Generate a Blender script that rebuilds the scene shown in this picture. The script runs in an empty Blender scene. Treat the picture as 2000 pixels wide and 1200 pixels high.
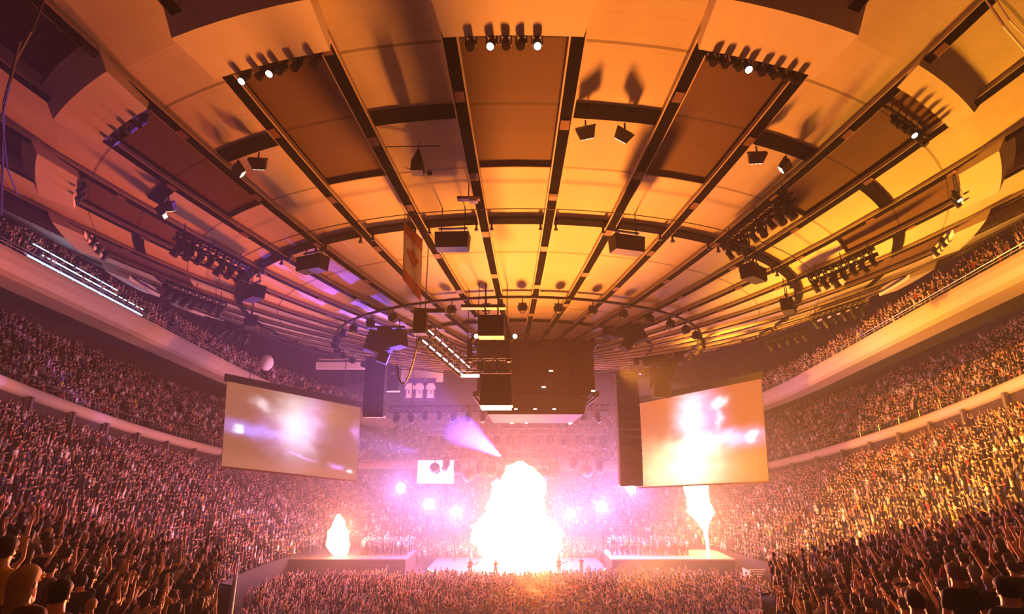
import bpy, bmesh, math, random
import numpy as np
from mathutils import Vector, Matrix
from mathutils.noise import noise as NZ
random.seed(7); RNG = np.random.default_rng(7)
S = bpy.context.scene; COL = S.collection
pi = math.pi; R = math.radians

# ------------------------------------------------------------------ camera, world, lights, exposure
CAMP = Vector((0, -50, 13)); PITCH = .285; FPX = 1026.8; CXP = 1012.5
cam = bpy.data.cameras.new('camera'); cam_o = bpy.data.objects.new('camera', cam); COL.objects.link(cam_o)
cam_o.location = CAMP; cam_o.rotation_euler = (pi/2 + PITCH, 0, 0)
cam.sensor_width = 36; cam.lens = FPX/2000*36; cam.shift_x = -(CXP-1000)/2000
cam.clip_start = .05; cam.clip_end = 500
S.camera = cam_o
S.view_settings.view_transform = 'Standard'; S.view_settings.look = 'None'
S.view_settings.gamma = 1; S.view_settings.exposure = 0.28; S.view_settings.use_curve_mapping = False
w = bpy.data.worlds.new('world'); S.world = w; w.use_nodes = True
w.node_tree.nodes['Background'].inputs[0].default_value = (.02, .008, .006, 1)
w.node_tree.nodes['Background'].inputs[1].default_value = .3

def ray(px, py):
    x = (px-CXP)/FPX; v = -(py-600)/FPX; c, s = math.cos(PITCH), math.sin(PITCH)
    return Vector((x, c-s*v, s+c*v))
def at(px, py, Y):                       # the point of the plane y = Y that the photo shows at this pixel
    d = ray(px, py); return CAMP + d*((Y-CAMP.y)/d.y)
KR = 13.72/2500
def ceil_z(r): return 22.16 + KR*r*r
SEC = R(360/44); A0 = -.0052
def pol(r, c, dz=0):                     # r metres from the hall's axis, c sectors round from the camera's side
    a = c*SEC + A0
    return Vector((r*math.sin(a), -r*math.cos(a), ceil_z(r)+dz))

def light(name, kind, loc, energy, col, target=None, size=None, blend=.6, rad=.3):
    l = bpy.data.lights.new(name, kind); o = bpy.data.objects.new(name, l); COL.objects.link(o)
    o.location = loc; l.energy = energy; l.color = col
    if kind == 'SPOT': l.spot_size = R(size); l.spot_blend = blend; l.shadow_soft_size = rad
    if kind == 'POINT': l.shadow_soft_size = rad
    if target is not None:
        o.rotation_euler = (Vector(target)-Vector(loc)).to_track_quat('-Z', 'Y').to_euler()
    o['kind'] = 'helper'
    return o
light('flame_light', 'POINT', (-.2, 19, 8), 42000, (1, .17, .075), rad=1.6)
light('flame_light_base', 'POINT', (-.2, 17.5, 3.2), 42000, (1, .22, .11), rad=1.2)
light('flame_light_west', 'POINT', (-20.5, 17.5, 5.2), 6500, (1, .28, .09), rad=.7)
light('flame_light_east', 'POINT', (22.5, 20, 6.5), 15000, (1, .28, .10), rad=.7)
# spots without fixtures, added low before the stage to light the roof
light('roof_wash_middle', 'SPOT', (1.5, 1, 2.4), 320000, (1, .26, .03), (1, -50, 29), 58, 1, 2.0)
light('roof_wash_east', 'SPOT', (9, 2, 2.4), 350000, (1, .36, .02), (38, -36, 29), 60, 1, 2.0)
light('roof_wash_east_far', 'SPOT', (12, 3, 2.4), 60000, (1, .42, .02), (44, -6, 28), 60, 1, 2.0)
light('roof_wash_west', 'SPOT', (-9, 2, 2.4), 78000, (1, .15, .03), (-34, -36, 28), 64, 1, 2.0)
light('roof_wash_hub', 'SPOT', (0, 4, 2.4), 5000, (1, .25, .05), (3, -12, 24), 100, 1, 2.0)
# unseen lamps added near the roof rig to light the crowd
light('crowd_wash_east', 'SPOT', (8, -8, 20), 125000, (1, .36, .03), (44, 4, 12), 80, 1, .5)
light('crowd_wash_west', 'SPOT', (-8, -8, 20), 6000, (1, .34, .25), (-34, -2, 8), 85, 1, .5)
light('crowd_wash_floor', 'SPOT', (0, -6, 20), 20000, (1, .32, .14), (0, 6, 0), 80, 1, .5)

# ------------------------------------------------------------------ materials
def lin(c):
    return tuple((x/255/12.92 if x/255 <= .04045 else ((x/255+.055)/1.055)**2.4) for x in c)
_M = {}
def mat(name, rgb, rough=.6, metal=0, em=None, es=0, noise=0, scale=3, bump=0):
    if name in _M: return _M[name]
    m = bpy.data.materials.new(name); m.use_nodes = True; nt = m.node_tree; b = nt.nodes['Principled BSDF']
    c = (*lin(rgb), 1)
    b.inputs['Base Color'].default_value = c; b.inputs['Roughness'].default_value = rough; b.inputs['Metallic'].default_value = metal
    if em: b.inputs['Emission Color'].default_value = (*em, 1); b.inputs['Emission Strength'].default_value = es
    if noise or bump:
        tc = nt.nodes.new('ShaderNodeTexCoord'); n = nt.nodes.new('ShaderNodeTexNoise'); n.inputs['Scale'].default_value = scale; n.inputs['Detail'].default_value = 5
        nt.links.new(tc.outputs['Object'], n.inputs['Vector'])
        if noise:
            mx = nt.nodes.new('ShaderNodeMix'); mx.data_type = 'RGBA'
            mx.inputs['A'].default_value = tuple(x*(1-noise) for x in c[:3])+(1,); mx.inputs['B'].default_value = tuple(min(1, x*(1+noise)) for x in c[:3])+(1,)
            nt.links.new(n.outputs['Fac'], mx.inputs['Factor']); nt.links.new(mx.outputs['Result'], b.inputs['Base Color'])
        if bump:
            bp = nt.nodes.new('ShaderNodeBump'); bp.inputs['Strength'].default_value = bump; nt.links.new(n.outputs['Fac'], bp.inputs['Height']); nt.links.new(bp.outputs['Normal'], b.inputs['Normal'])
    _M[name] = m; return m
def emis(name, col, s):
    if name in _M: return _M[name]
    m = bpy.data.materials.new(name); m.use_nodes = True; nt = m.node_tree; nt.nodes.clear()
    e = nt.nodes.new('ShaderNodeEmission'); o = nt.nodes.new('ShaderNodeOutputMaterial')
    e.inputs[0].default_value = (*col, 1); e.inputs[1].default_value = s; nt.links.new(e.outputs[0], o.inputs[0])
    _M[name] = m; return m
BLACK = mat('black_metal', (14, 11, 12), .6, .2)
SLOT = mat('slot_black', (9, 6, 6), 1)
SLOT.node_tree.nodes['Principled BSDF'].inputs['Specular IOR Level'].default_value = .1
DARK = mat('dark_painted_steel', (48, 34, 32), .55, .2)
CREAM = mat('cream_paint', (226, 214, 196), .7, noise=.06, scale=1.5)
CREAM2 = mat('cream_trim', (220, 205, 186), .6)
CONC = mat('concrete', (120, 108, 100), .85, noise=.2, scale=1.2)
SEATD = mat('stand_concrete', (34, 27, 27), .9, noise=.3, scale=1.5)
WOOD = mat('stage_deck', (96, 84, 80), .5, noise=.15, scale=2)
STEEL = mat('bare_aluminium', (190, 186, 182), .35, .9)
WHITE = mat('white_cloth', (225, 220, 215), .8)
LENSON = emis('lamp_on', (1, .93, .85), 12)
LENSOFF = mat('lamp_glass', (70, 62, 60), .1, .2)

def ceiling_mat(name, rgb, seams):
    m = mat(name, rgb, .75); nt = m.node_tree; b = nt.nodes['Principled BSDF']
    N = nt.nodes.new; L = nt.links.new
    g = N('ShaderNodeNewGeometry'); sp = N('ShaderNodeSeparateXYZ'); L(g.outputs['Position'], sp.inputs[0])
    def M(op, a, bb=None):
        n = N('ShaderNodeMath'); n.operation = op
        for i, v in enumerate((a, bb)):
            if v is None: continue
            if isinstance(v, (int, float)): n.inputs[i].default_value = v
            else: L(v, n.inputs[i])
        return n.outputs[0]
    r = M('SQRT', M('ADD', M('MULTIPLY', sp.outputs[0], sp.outputs[0]), M('MULTIPLY', sp.outputs[1], sp.outputs[1])))
    tot = None                                    # joints between the acoustic panels
    for rr in seams:
        d = M('LESS_THAN', M('ABSOLUTE', M('SUBTRACT', r, rr)), .055)
        tot = d if tot is None else M('MAXIMUM', tot, d)
    fine = M('LESS_THAN', M('FRACT', M('MULTIPLY', r, 1/.62)), .06)
    n1 = N('ShaderNodeTexNoise'); n1.inputs['Scale'].default_value = .35; n1.inputs['Detail'].default_value = 6; L(g.outputs['Position'], n1.inputs['Vector'])
    cr = N('ShaderNodeMapRange'); cr.inputs[1].default_value = .3; cr.inputs[2].default_value = .75; cr.inputs[3].default_value = .86; cr.inputs[4].default_value = 1.05
    L(n1.outputs['Fac'], cr.inputs[0])
    f = M('MULTIPLY', cr.outputs[0], M('SUBTRACT', 1, M('MULTIPLY', fine, .07)))
    f = M('MULTIPLY', f, M('SUBTRACT', 1, M('MULTIPLY', tot, .5)))
    mx = N('ShaderNodeMix'); mx.data_type = 'RGBA'; mx.blend_type = 'MULTIPLY'; mx.inputs[0].default_value = 1
    mx.inputs['A'].default_value = (*lin(rgb), 1); L(f, mx.inputs['B']); L(mx.outputs['Result'], b.inputs['Base Color'])
    return m
CEIL = ceiling_mat('acoustic_ceiling', (226, 212, 192), (9, 14.7, 21.5, 27.9, 33.7, 38.6, 44))
CEILD = ceiling_mat('brown_acoustic_panel', (106, 79, 65), (31, 33.7, 40, 44))

# ------------------------------------------------------------------ mesh helpers
class MB:
    def __init__(s): s.v = []; s.f = []; s.m = []
    def add(s, vs, fs, mi=0):
        o = len(s.v); s.v += [tuple(v) for v in vs]; s.f += [tuple(i+o for i in f) for f in fs]; s.m += [mi]*len(fs)
    def box(s, c, size, rot=None, mi=0, taper=1):
        hx, hy, hz = (q/2 for q in size); vs = []
        for z in (-1, 1):
            t = taper if z < 0 else 1
            for x, y in ((-1, -1), (1, -1), (1, 1), (-1, 1)): vs.append(Vector((x*hx*t, y*hy*t, z*hz)))
        if rot is not None: vs = [rot @ v for v in vs]
        c = Vector(c); s.add([v+c for v in vs], [(0, 3, 2, 1), (4, 5, 6, 7), (0, 1, 5, 4), (1, 2, 6, 5), (2, 3, 7, 6), (3, 0, 4, 7)], mi)
    def hexa(s, P, mi=0):       # eight corners: four below, four above
        s.add(P, [(0, 3, 2, 1), (4, 5, 6, 7), (0, 1, 5, 4), (1, 2, 6, 5), (2, 3, 7, 6), (3, 0, 4, 7)], mi)
    def tube(s, a, b, r, n=6, r2=None, mi=0, cap=True):
        a = Vector(a); b = Vector(b); d = (b-a)
        if d.length < 1e-6: return
        q = d.to_track_quat('Z', 'Y'); r2 = r if r2 is None else r2
        vs = [a + q @ Vector((r*math.cos(2*pi*i/n), r*math.sin(2*pi*i/n), 0)) for i in range(n)]
        vs += [b + q @ Vector((r2*math.cos(2*pi*i/n), r2*math.sin(2*pi*i/n), 0)) for i in range(n)]
        fs = [(i, (i+1) % n, n+(i+1) % n, n+i) for i in range(n)]
        if cap: fs += [tuple(range(n))[::-1], tuple(range(n, 2*n))]
        s.add(vs, fs, mi)
    def path(s, pts, r, n=6, mi=0):
        for a, b in zip(pts[:-1], pts[1:]): s.tube(a, b, r, n, mi=mi)
    def strip(s, rings, mi=0, closed=False):     # rings: equal-length point lists joined into a surface
        n = len(rings[0]); vs = [p for q in rings for p in q]; fs = []
        for i in range(len(rings)-1):
            for j in range(n if closed else n-1):
                k = (j+1) % n; fs.append((i*n+j, i*n+k, (i+1)*n+k, (i+1)*n+j))
        s.add(vs, fs, mi)
    def sphere(s, c, r, nu=10, nv=7, sc=(1, 1, 1), mi=0):
        rings = []
        for i in range(nv+1):
            t = pi*i/nv; rings.append([(c[0]+r*sc[0]*math.sin(t)*math.cos(2*pi*j/nu), c[1]+r*sc[1]*math.sin(t)*math.sin(2*pi*j/nu), c[2]+r*sc[2]*math.cos(t)) for j in range(nu)])
        s.strip(rings, mi, True)
    def build(s, name, mats, parent=None, smooth=False):
        me = bpy.data.meshes.new(name); me.from_pydata(s.v, [], s.f); me.update()
        if not isinstance(mats, (list, tuple)): mats = [mats]
        for m in mats: me.materials.append(m)
        if len(mats) > 1: me.polygons.foreach_set('material_index', s.m)
        if smooth: me.polygons.foreach_set('use_smooth', [True]*len(me.polygons))
        o = bpy.data.objects.new(name, me); COL.objects.link(o)
        if parent is not None: o.parent = parent
        return o
def tag(o, label, cat, group=None, kind=None):
    o['label'] = label; o['category'] = cat
    if group: o['group'] = group
    if kind: o['kind'] = kind
    return o
def struct(o): o['kind'] = 'structure'; return o
def empty(name, loc=(0, 0, 0)):
    o = bpy.data.objects.new(name, None); COL.objects.link(o); o.location = loc; o.empty_display_size = .3; return o
def kids(o): return list(_K.get(o.name, []))
_K = {}
def adopt(o, p): o.parent = p; _K.setdefault(p.name, []).append(o); return o
def clone(o, parent=None):
    c = o.copy(); COL.objects.link(c)
    if parent is not None: adopt(c, parent)
    for k in kids(o): clone(k, c)
    return c
def local(mb, origin):
    o = Vector(origin); mb.v = [tuple(Vector(v)-o) for v in mb.v]; return mb
ORD = ['', 'first', 'second', 'third', 'fourth', 'fifth', 'sixth', 'seventh', 'eighth', 'ninth', 'tenth', 'eleventh', 'twelfth', 'thirteenth', 'fourteenth', 'fifteenth', 'sixteenth', 'seventeenth', 'eighteenth', 'nineteenth', 'twentieth', 'twenty-first', 'twenty-second', 'twenty-third', 'twenty-fourth', 'twenty-fifth', 'twenty-sixth']
def side(c, what='one'):
    if c == 0: return 'middle of the roof'
    return '%s %s from the middle, %s half' % (ORD[min(18, abs(int(c)))], what, 'left' if c < 0 else 'right')

# ------------------------------------------------------------------ setting: ceiling
NS = 44; RC = 62
def sector_quad(mb, c0, c1, r0, r1, dz, mi, nr=2, na=2):
    rs = np.linspace(r0, r1, nr+1); cs = np.linspace(c0, c1, na+1)
    mb.strip([[pol(r, c, dz) for c in cs] for r in rs], mi)
def build_ceiling():
    mb = MB()
    for c in range(-22, 22):
        dark = (c % 2 == 0)
        if not dark:
            sector_quad(mb, c-.5, c+.5, 1.5, RC, 0, 0, 16)
        else:
            sector_quad(mb, c-.5, c+.5, 1.5, 27.9, 0, 0, 8)
            dz = .14
            sector_quad(mb, c-.5, c+.5, 27.9, 34.8, dz, 1, 4)
            sector_quad(mb, c-.5, c+.5, 34.8, 36.9, .0, 0, 1)
            sector_quad(mb, c-.5, c+.5, 36.9, 41.5, .0 if c == 4 else .7, 0 if c == 4 else 1, 2)
            sector_quad(mb, c-.5, c+.5, 41.5, RC, 0, 0, 7)
            for r in (27.9, 34.8, 36.9, 41.5):
                mb.strip([[pol(r, q, 0) for q in (c-.5, c, c+.5)], [pol(r, q, .14 if r < 36 else .7) for q in (c-.5, c, c+.5)]], 1)
            for q in (c-.5, c+.5):
                for a, b in ((27.9, 34.8), (36.9, 41.5)):
                    mb.strip([[pol(r, q, 0) for r in (a, b)], [pol(r, q, .7) for r in (a, b)]], 0)
    struct(mb.build('ceiling', [CEIL, CEILD]))
build_ceiling()
# ribs over the suspension cables
def rib(k, i):
    c = k+.5; a = c*SEC+A0; t = Vector((math.cos(a), math.sin(a), 0))
    def prof(r, wl, zl): p = pol(r, c); return [p - t*wl + Vector((0, 0, .02)), p - t*wl - Vector((0, 0, zl)), p + t*wl - Vector((0, 0, zl)), p + t*wl + Vector((0, 0, .02))]
    rs = list(np.linspace(2.5, 60, 24)); mb = MB()
    mb.strip([prof(r, .15+.19*min(1, r/34), .2) for r in rs], 0)
    o = struct(mb.build('trim_%d' % i, CREAM2))
    sl = MB(); sl.strip([prof(r, .12+.145*min(1, r/34), .24) for r in rs], 0)
    s = sl.build('cable_slot', SLOT); adopt(s, o)
    j = MB()
    for r in np.arange(5+(i*1.7) % 3, 40, 4.1):
        p = pol(r, c, -.28); p2 = pol(r+.45, c, -.28); j.hexa([p-t*.2, p+t*.2, p2+t*.2, p2-t*.2]+[q+Vector((0, 0, .1)) for q in (p-t*.2, p+t*.2, p2+t*.2, p2-t*.2)])
    adopt(j.build('cable_clamp', mat('clamp_brown', (120, 84, 74), .6)), s)
for i, k in enumerate(range(-17, 17)): rib(k, i+1)

# ------------------------------------------------------------------ lamps: the prototypes
HID = []
def spot_proto(on=False, wash=False):
    e = empty('spotlight')
    y = MB(); y.box((0, 0, -.06), (.30, .22, .12)); y.box((-.2, 0, -.3), (.04, .1, .42)); y.box((.2, 0, -.3), (.04, .1, .42)); y.box((0, 0, -.11), (.44, .1, .04))
    adopt(y.build('yoke', BLACK), e)
    q = Matrix.Rotation(R(-28), 3, 'X'); h = MB(); ax = q @ Vector((0, 0, -1)); c = Vector((0, 0, -.42))
    h.tube(c-ax*.26, c-ax*.2, .09, 10, .15); h.tube(c-ax*.2, c+ax*.16, .15, 10); h.tube(c+ax*.16, c+ax*.30, .15, 10, .17)
    hs = adopt(h.build('housing', BLACK), e)
    l = MB(); l.tube(c+ax*.29, c+ax*.31, .135, 10); adopt(l.build('lens', LENSON if on else LENSOFF), hs)
    return e
def flood_proto():
    e = empty('floodlight')
    b = MB(); b.box((0, 0, -.12), (.06, .06, .34)); b.box((0, 0, -.3), (.95, .05, .05)); adopt(b.build('bracket', BLACK), e)
    h = MB(); q = Matrix.Rotation(R(50), 3, 'X'); c = Vector((0, .12, -.52))
    h.box(c, (.9, .34, .52), q, taper=.7); hs = adopt(h.build('housing', DARK), e)
    g = MB(); n = q @ Vector((0, 0, -1))
    for k in (-1, 0, 1): g.box(c+n*.27+Vector((k*.2, 0, 0)), (.15, .24, .02), q)
    adopt(g.build('lit_glass', emis('flood_glass', (1, .72, .5), 2.2)), hs)
    return e
def par_proto():
    e = empty('round_lamp')
    b = MB(); b.tube((0, 0, 0), (0, 0, -.35), .03, 6); b.box((0, 0, -.36), (.5, .05, .04)); adopt(b.build('hanger', BLACK), e)
    h = MB(); h.sphere((0, 0, -.62), .3, 12, 8); hs = adopt(h.build('housing', BLACK, smooth=True), e)
    l = MB(); l.tube((0, .2, -.8), (0, .24, -.85), .16, 10); adopt(l.build('lens', LENSOFF), hs)
    return e
PROTO = {'spot': spot_proto(), 'spot_on': spot_proto(True), 'flood': flood_proto(), 'par': par_proto()}
USED = set()
def place(kind, loc, rz, label, cat, group=None, scale=1):
    p = PROTO[kind]
    if kind in USED: o = clone(p)
    else: o = p; USED.add(kind)
    o.location = loc; o.rotation_euler = (0, 0, rz); o.scale = (scale,)*3
    tag(o, label, cat, group); return o

# ------------------------------------------------------------------ lighting bridges (the boxes under every second bay)
def bridge_box(c):
    e = empty('light_bridge', pol(34.4, c)); tag(e, 'cream boxed lighting bridge under the roof, %s' % side(c/2, 'box'), 'lighting bridge')
    if c == 0: e['label'] = 'cream boxed lighting bridge over the middle bay at the top edge'
    h = .53 if abs(c) != 2 else .56
    m = MB(); n = 5; cs = [c-h+2*h*i/n for i in range(n+1)]; fl = [c-h*1.08+2*h*1.08*i/n for i in range(n+1)]
    ra, rb_, dp_ = (34.9, 35.9, -.35) if c == 4 else (34.3, 36.1, -.75)
    low = [pol(ra, q, dp_*.83) for q in cs]; lo2 = [pol(rb_, q, dp_) for q in fl]
    top = [pol(ra, q, .6) for q in cs]; to2 = [pol(rb_+.5, q, .0) for q in fl]
    m.strip([top, low, lo2, to2])
    for k in (0, -1): m.add([top[k], low[k], lo2[k], to2[k]], [(0, 1, 2, 3)])
    o = m.build('panel', CREAM); local_fix(o, e)
    r = MB(); r.path([pol(34.0, q, .05) for q in np.linspace(c-.42, c+.42, 5)], .04, 6)
    for q in np.linspace(c-.4, c+.4, 7): r.tube(pol(34.0, q, .05), pol(34.3, q, .3), .03, 5)
    r.path([pol(34.12, q, -.3) for q in np.linspace(c-.45, c+.45, 5)], .07, 6)
    local_fix(r.build('lamp_rail', BLACK), e)
def local_fix(o, e):
    T = Matrix.Translation(-Vector(e.location)); o.data.transform(T); adopt(o, e)
for c in range(-12, 13, 2): bridge_box(c)
def lamps_box(c, offs, ons=()):
    for i, q in enumerate(offs):
        on = i in ons
        lab = ('%s spotlight under the %s' % ('lit' if on else 'unlit black', 'middle light bridge, %s from its left end' % ORD[i+1] if c == 0 else '%s, %s along' % (side(c/2, 'box'), ORD[i+1])))
        place('spot_on' if on else 'spot', pol(33.95, c+q, -.1), (c+q)*SEC+random.uniform(-.4, .4), lab, 'spotlight', 'spotlights under the light bridges', 1.0)
lamps_box(0, [-.33, -.17, -.06, .06, .18], (1, 4))
lamps_box(-2, [-.3, -.12, -.02, .08, .22, .4], (0, 2))
lamps_box(2, [-.4, -.3, -.18, -.08, .05, .16, .28, .4], (3,))
lamps_box(-4, [-.3, -.1, .1, .3]); lamps_box(4, [-.2, -.05, .1, .25, .35], (2,))
lamps_box(6, [.1, .3], (0,)); lamps_box(-6, [0, .25]); lamps_box(8, [-.2, .2]); lamps_box(-8, [-.3, 0, .3])

# ------------------------------------------------------------------ dark crossbars and rings
def crossbar(name, c0, c1, r, wid, th, dz, label, hooks=()):
    e = empty(name, pol(r, (c0+c1)/2)); tag(e, label, 'ceiling bar')
    m = MB(); n = 4
    for i in range(n):
        a, b = c0+(c1-c0)*i/n, c0+(c1-c0)*(i+1)/n
        m.hexa([pol(r-wid/2, a, dz-th), pol(r-wid/2, b, dz-th), pol(r+wid/2, b, dz-th), pol(r+wid/2, a, dz-th), pol(r-wid/2, a, dz), pol(r-wid/2, b, dz), pol(r+wid/2, b, dz), pol(r+wid/2, a, dz)])
    local_fix(m.build('bar', SLOT), e)
    if hooks:
        for q in hooks:
            h = MB(); p = pol(r-wid/2, q, dz-th); h.box(p+Vector((0, 0, -.12)), (.1, .1, .35)); h.box(p+Vector((0, 0, -.3)), (.2, .16, .1))
            local_fix(h.build('hook', BLACK), e)
    return e
for c in range(-9, 10, 2):
    if c in (-3,):   c0, c1 = c-.4, c+.42
    elif c in (-5,): c0, c1 = c-.2, c+.45
    else: c0, c1 = c-.44, c+.44
    crossbar('ceiling_crossbar', c0, c1, 30.9, .66, .05, 0, 'wide black bar across a cream roof bay, %s' % side((abs(c)+1)//2*(1 if c > 0 else -1), 'bar'))
for c in range(-14, 15):
    crossbar('ring_bar', c-.43, c+.43, 24.4, .46, .12, -.04, 'black bar of the middle roof ring, %s' % (side(c, 'bar') if c else 'in the middle bay'), hooks=(c-.38, c+.38))
def ring(name, r, dz, rad, label, seg=132, mt=None):
    m = MB(); pts = [[pol(r+rad*math.cos(a), 44*i/seg, dz+rad*math.sin(a)) for a in np.arange(6)*pi/3] for i in range(seg+1)]
    m.strip(pts, 0, True); tag(m.build(name, mt or BLACK), label, 'ring rail')
ring('ring_rail', 16.8, -.3, .1, 'thin dark ring rail carrying round lamps under the inner roof')
ring('cable_ring', 25.9, -.6, .022, 'thin cable looped round the roof just outside the middle ring of bars', mt=DARK)
for c in range(-15, 16):
    place('par', pol(16.8, c+.15, -.3), c*SEC, 'round black lamp on the inner ring rail, %s' % (side(c, 'lamp') if c else 'in the middle bay'), 'lamp', 'round lamps on the inner ring rail', 1.15)
for c in range(-12, 13):
    crossbar('inner_bar', c-.36, c+.36, 12.5, .24, .1, -.04, 'short black bar near the hub of the roof, %s' % (side(c, 'bar') if c else 'in the middle bay'))
# floodlights on the outer crossbars
FL = [(1.0, -.30, 'left of the pair nearest the middle'), (1, .10, 'right of the pair nearest the middle'), (3, -.36, 'left of the second pair on the right'), (3, .08, 'right of the second pair on the right'),
      (-3, -.22, 'left of the second pair on the left'), (-3, .12, 'right of the second pair on the left'), (-5, -.1, 'left of the outermost pair on the left'), (-5, .2, 'right of the outermost pair on the left')]
for i, (c, q, txt) in enumerate(FL):
    place('flood', pol(30.6, c+q, -.2), (c+q)*SEC+(.5 if i % 2 else -.45), 'striped roof floodlight, ' + txt, 'floodlight', 'floodlights below the outer bars', .95)

# ------------------------------------------------------------------ box loudspeakers under the middle ring
def speaker_box(px, py, r, c, lab, sc=1.0, tilt=.25):
    base = pol(r, c, -1.9)
    e = empty('ceiling_loudspeaker', base); tag(e, lab, 'loudspeaker', 'loudspeakers hung under the middle roof ring')
    rot = Matrix.Rotation(c*SEC+A0+tilt*.3, 3, 'Z')
    m = MB(); m.box((0, 0, 0), (1.75*sc, .8*sc, .85*sc), rot, taper=.93); adopt(m.build('cabinet', BLACK), e)
    g = MB(); g.box(rot @ Vector((0, -.41*sc, 0)), (1.6*sc, .03, .72*sc), rot); adopt(g.build('grille', mat('speaker_grille', (40, 30, 28), .9, noise=.4, scale=40)), e)
    f = MB(); f.box((0, 0, .75*sc), (1.5*sc, .12, .08), rot); f.tube(rot @ Vector((-.6*sc, 0, .4)), rot @ Vector((-.6*sc, 0, 2.0)), .03, 5); f.tube(rot @ Vector((.6*sc, 0, .4)), rot @ Vector((.6*sc, 0, 2.0)), .03, 5)
    adopt(f.build('bracket', BLACK), e)
for a in [(885, 472, 25.3, -.9, 'black box loudspeaker hung left of the middle bay, seen square on'), (1225, 480, 25.3, 1.61, 'black box loudspeaker hung right of the middle bay, its corner over a rib'),
          (610, 515, 25.0, -3.36, 'second black box loudspeaker on the left, bluish in the haze'), (1475, 535, 24.9, 4.19, 'second black box loudspeaker on the right'),
          (495, 573, 24.4, -5.5, 'third black box loudspeaker on the left side of the ring'), (1540, 600, 23.9, 6.43, 'third black box loudspeaker on the right side of the ring'),
          (490, 630, 23.3, -7.59, 'fourth black box loudspeaker on the left side of the ring')]:
    speaker_box(*a, sc=1.0)

# ------------------------------------------------------------------ radial lamp trusses under the roof
def truss(mb, a, b, wd=.5, n=None, r=.035, tri=False):
    a = Vector(a); b = Vector(b); d = (b-a).normalized(); s = d.cross(Vector((0, 0, 1)));
    if s.length < .01: s = Vector((1, 0, 0))
    s.normalize(); u = s.cross(d).normalized()
    L = (b-a).length; n = n or max(2, int(L/wd))
    cs = [s*wd/2+u*wd/2, -s*wd/2+u*wd/2, -s*wd/2-u*wd/2, s*wd/2-u*wd/2]
    for c in cs: mb.tube(a+c, b+c, r*1.3, 6)
    for i in range(n):
        p, q = a+(b-a)*i/n, a+(b-a)*(i+1)/n
        for k in range(4):
            c0, c1 = cs[k], cs[(k+1) % 4]
            mb.tube(p+c0, (q+c1), r*.7, 4, cap=False); mb.tube(p+c0, p+c1, r*.7, 4, cap=False)
def lamp_truss(c, r0, r1, n, lab, dz=-1.0):
    e = empty('lamp_truss', pol((r0+r1)/2, c, dz)); tag(e, 'black radial truss of lamps hung under the roof, ' + lab, 'truss')
    m = MB(); a, b = pol(r0, c, dz), pol(r1, c, dz-.1); truss(m, a, b, .45, r=.05)
    for t in (.1, .5, .9):
        p = a.lerp(b, t); m.tube(p, p+Vector((0, 0, .95)), .03, 5)
    local_fix(m.build('frame', BLACK), e)
    for i in range(n):
        p = a.lerp(b, (i+.5)/n)
        k = 'spot'
        place(k, p+Vector((0, 0, -.2)), c*SEC+random.uniform(-.8, .8), 'black lamp on the radial truss %s, %s along' % (lab, ORD[i+1]), 'spotlight', 'lamps on the radial roof trusses', random.uniform(1.0, 1.5))
lamp_truss(-5.25, 25.4, 29.5, 7, 'first on the left'); lamp_truss(-7.9, 25.2, 29.5, 7, 'second on the left')
lamp_truss(-10.6, 25.5, 30, 6, 'third on the left'); lamp_truss(3.42, 25.2, 29.6, 8, 'first on the right')
lamp_truss(6.2, 25.6, 29.6, 7, 'second on the right'); lamp_truss(9.4, 26, 30.5, 6, 'third on the right'); lamp_truss(12, 26, 31, 5, 'fourth on the right')

# ------------------------------------------------------------------ bowl
NA, FA = 40/27, 35/27
LF = 51.0
def zf(x, y):
    yy = max(-5, min(y, 45)); return (20.4-.175*yy) if x < 0 else (20.9-.2*yy)
def Lof(x, y): return math.hypot(x, (y-8)/(NA if y < 8 else FA))
def ept(L, th):
    y = -L*math.cos(th)*(NA if math.cos(th) > 0 else FA); return L*math.sin(th), 8+y
def bowl_z(L, x, y):
    if L < 27: return 0
    if L <= 48.6: return 1.4 + (L-27)/(48.6-27)*(zf(x, y)-3.2-1.4)
    return zf(x, y)+.1+(L-51)*1.0
ROWL = [27.3+i*.82 for i in range(26)]
ROWU = [51.2+i*.8 for i in range(13)]
THS = np.linspace(-pi, pi, 241)
def stand(name, rows, depth):
    m = MB(); rings = []
    for L in rows:
        for LL in (L, L+depth):
            rings.append([(*ept(LL, t), bowl_z(L, *ept(L, t))) for t in THS])
    m.strip(rings); return struct(m.build(name, SEATD))
stand('trim_40', ROWL, .82); stand('trim_41', ROWU, .8)
def ell_wall(name, L0, z0, z1, mt, L1=None, zoff=None):
    m = MB(); L1 = L1 or L0
    f0 = z0 if callable(z0) else (lambda x, y: z0); f1 = z1 if callable(z1) else (lambda x, y: z1)
    m.strip([[(*ept(L0, t), f0(*ept(L0, t))) for t in THS], [(*ept(L1, t), f1(*ept(L1, t))) for t in THS]]); return m.build(name, mt)
struct(ell_wall('trim_45', 27.2, 0, 2.4, mat('black_drape_wall', (40, 32, 34), .8)))  # front wall of the lower stands, all round the floor
struct(ell_wall('wall_back', 62.5, 10, 44, mat('dark_back_wall', (70, 52, 48), .9)))
struct(ell_wall('wall_middle', 48.8, lambda x, y: zf(x, y)-4.5, lambda x, y: zf(x, y)-.8, mat('concourse_wall', (72, 58, 52), .9)))
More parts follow.
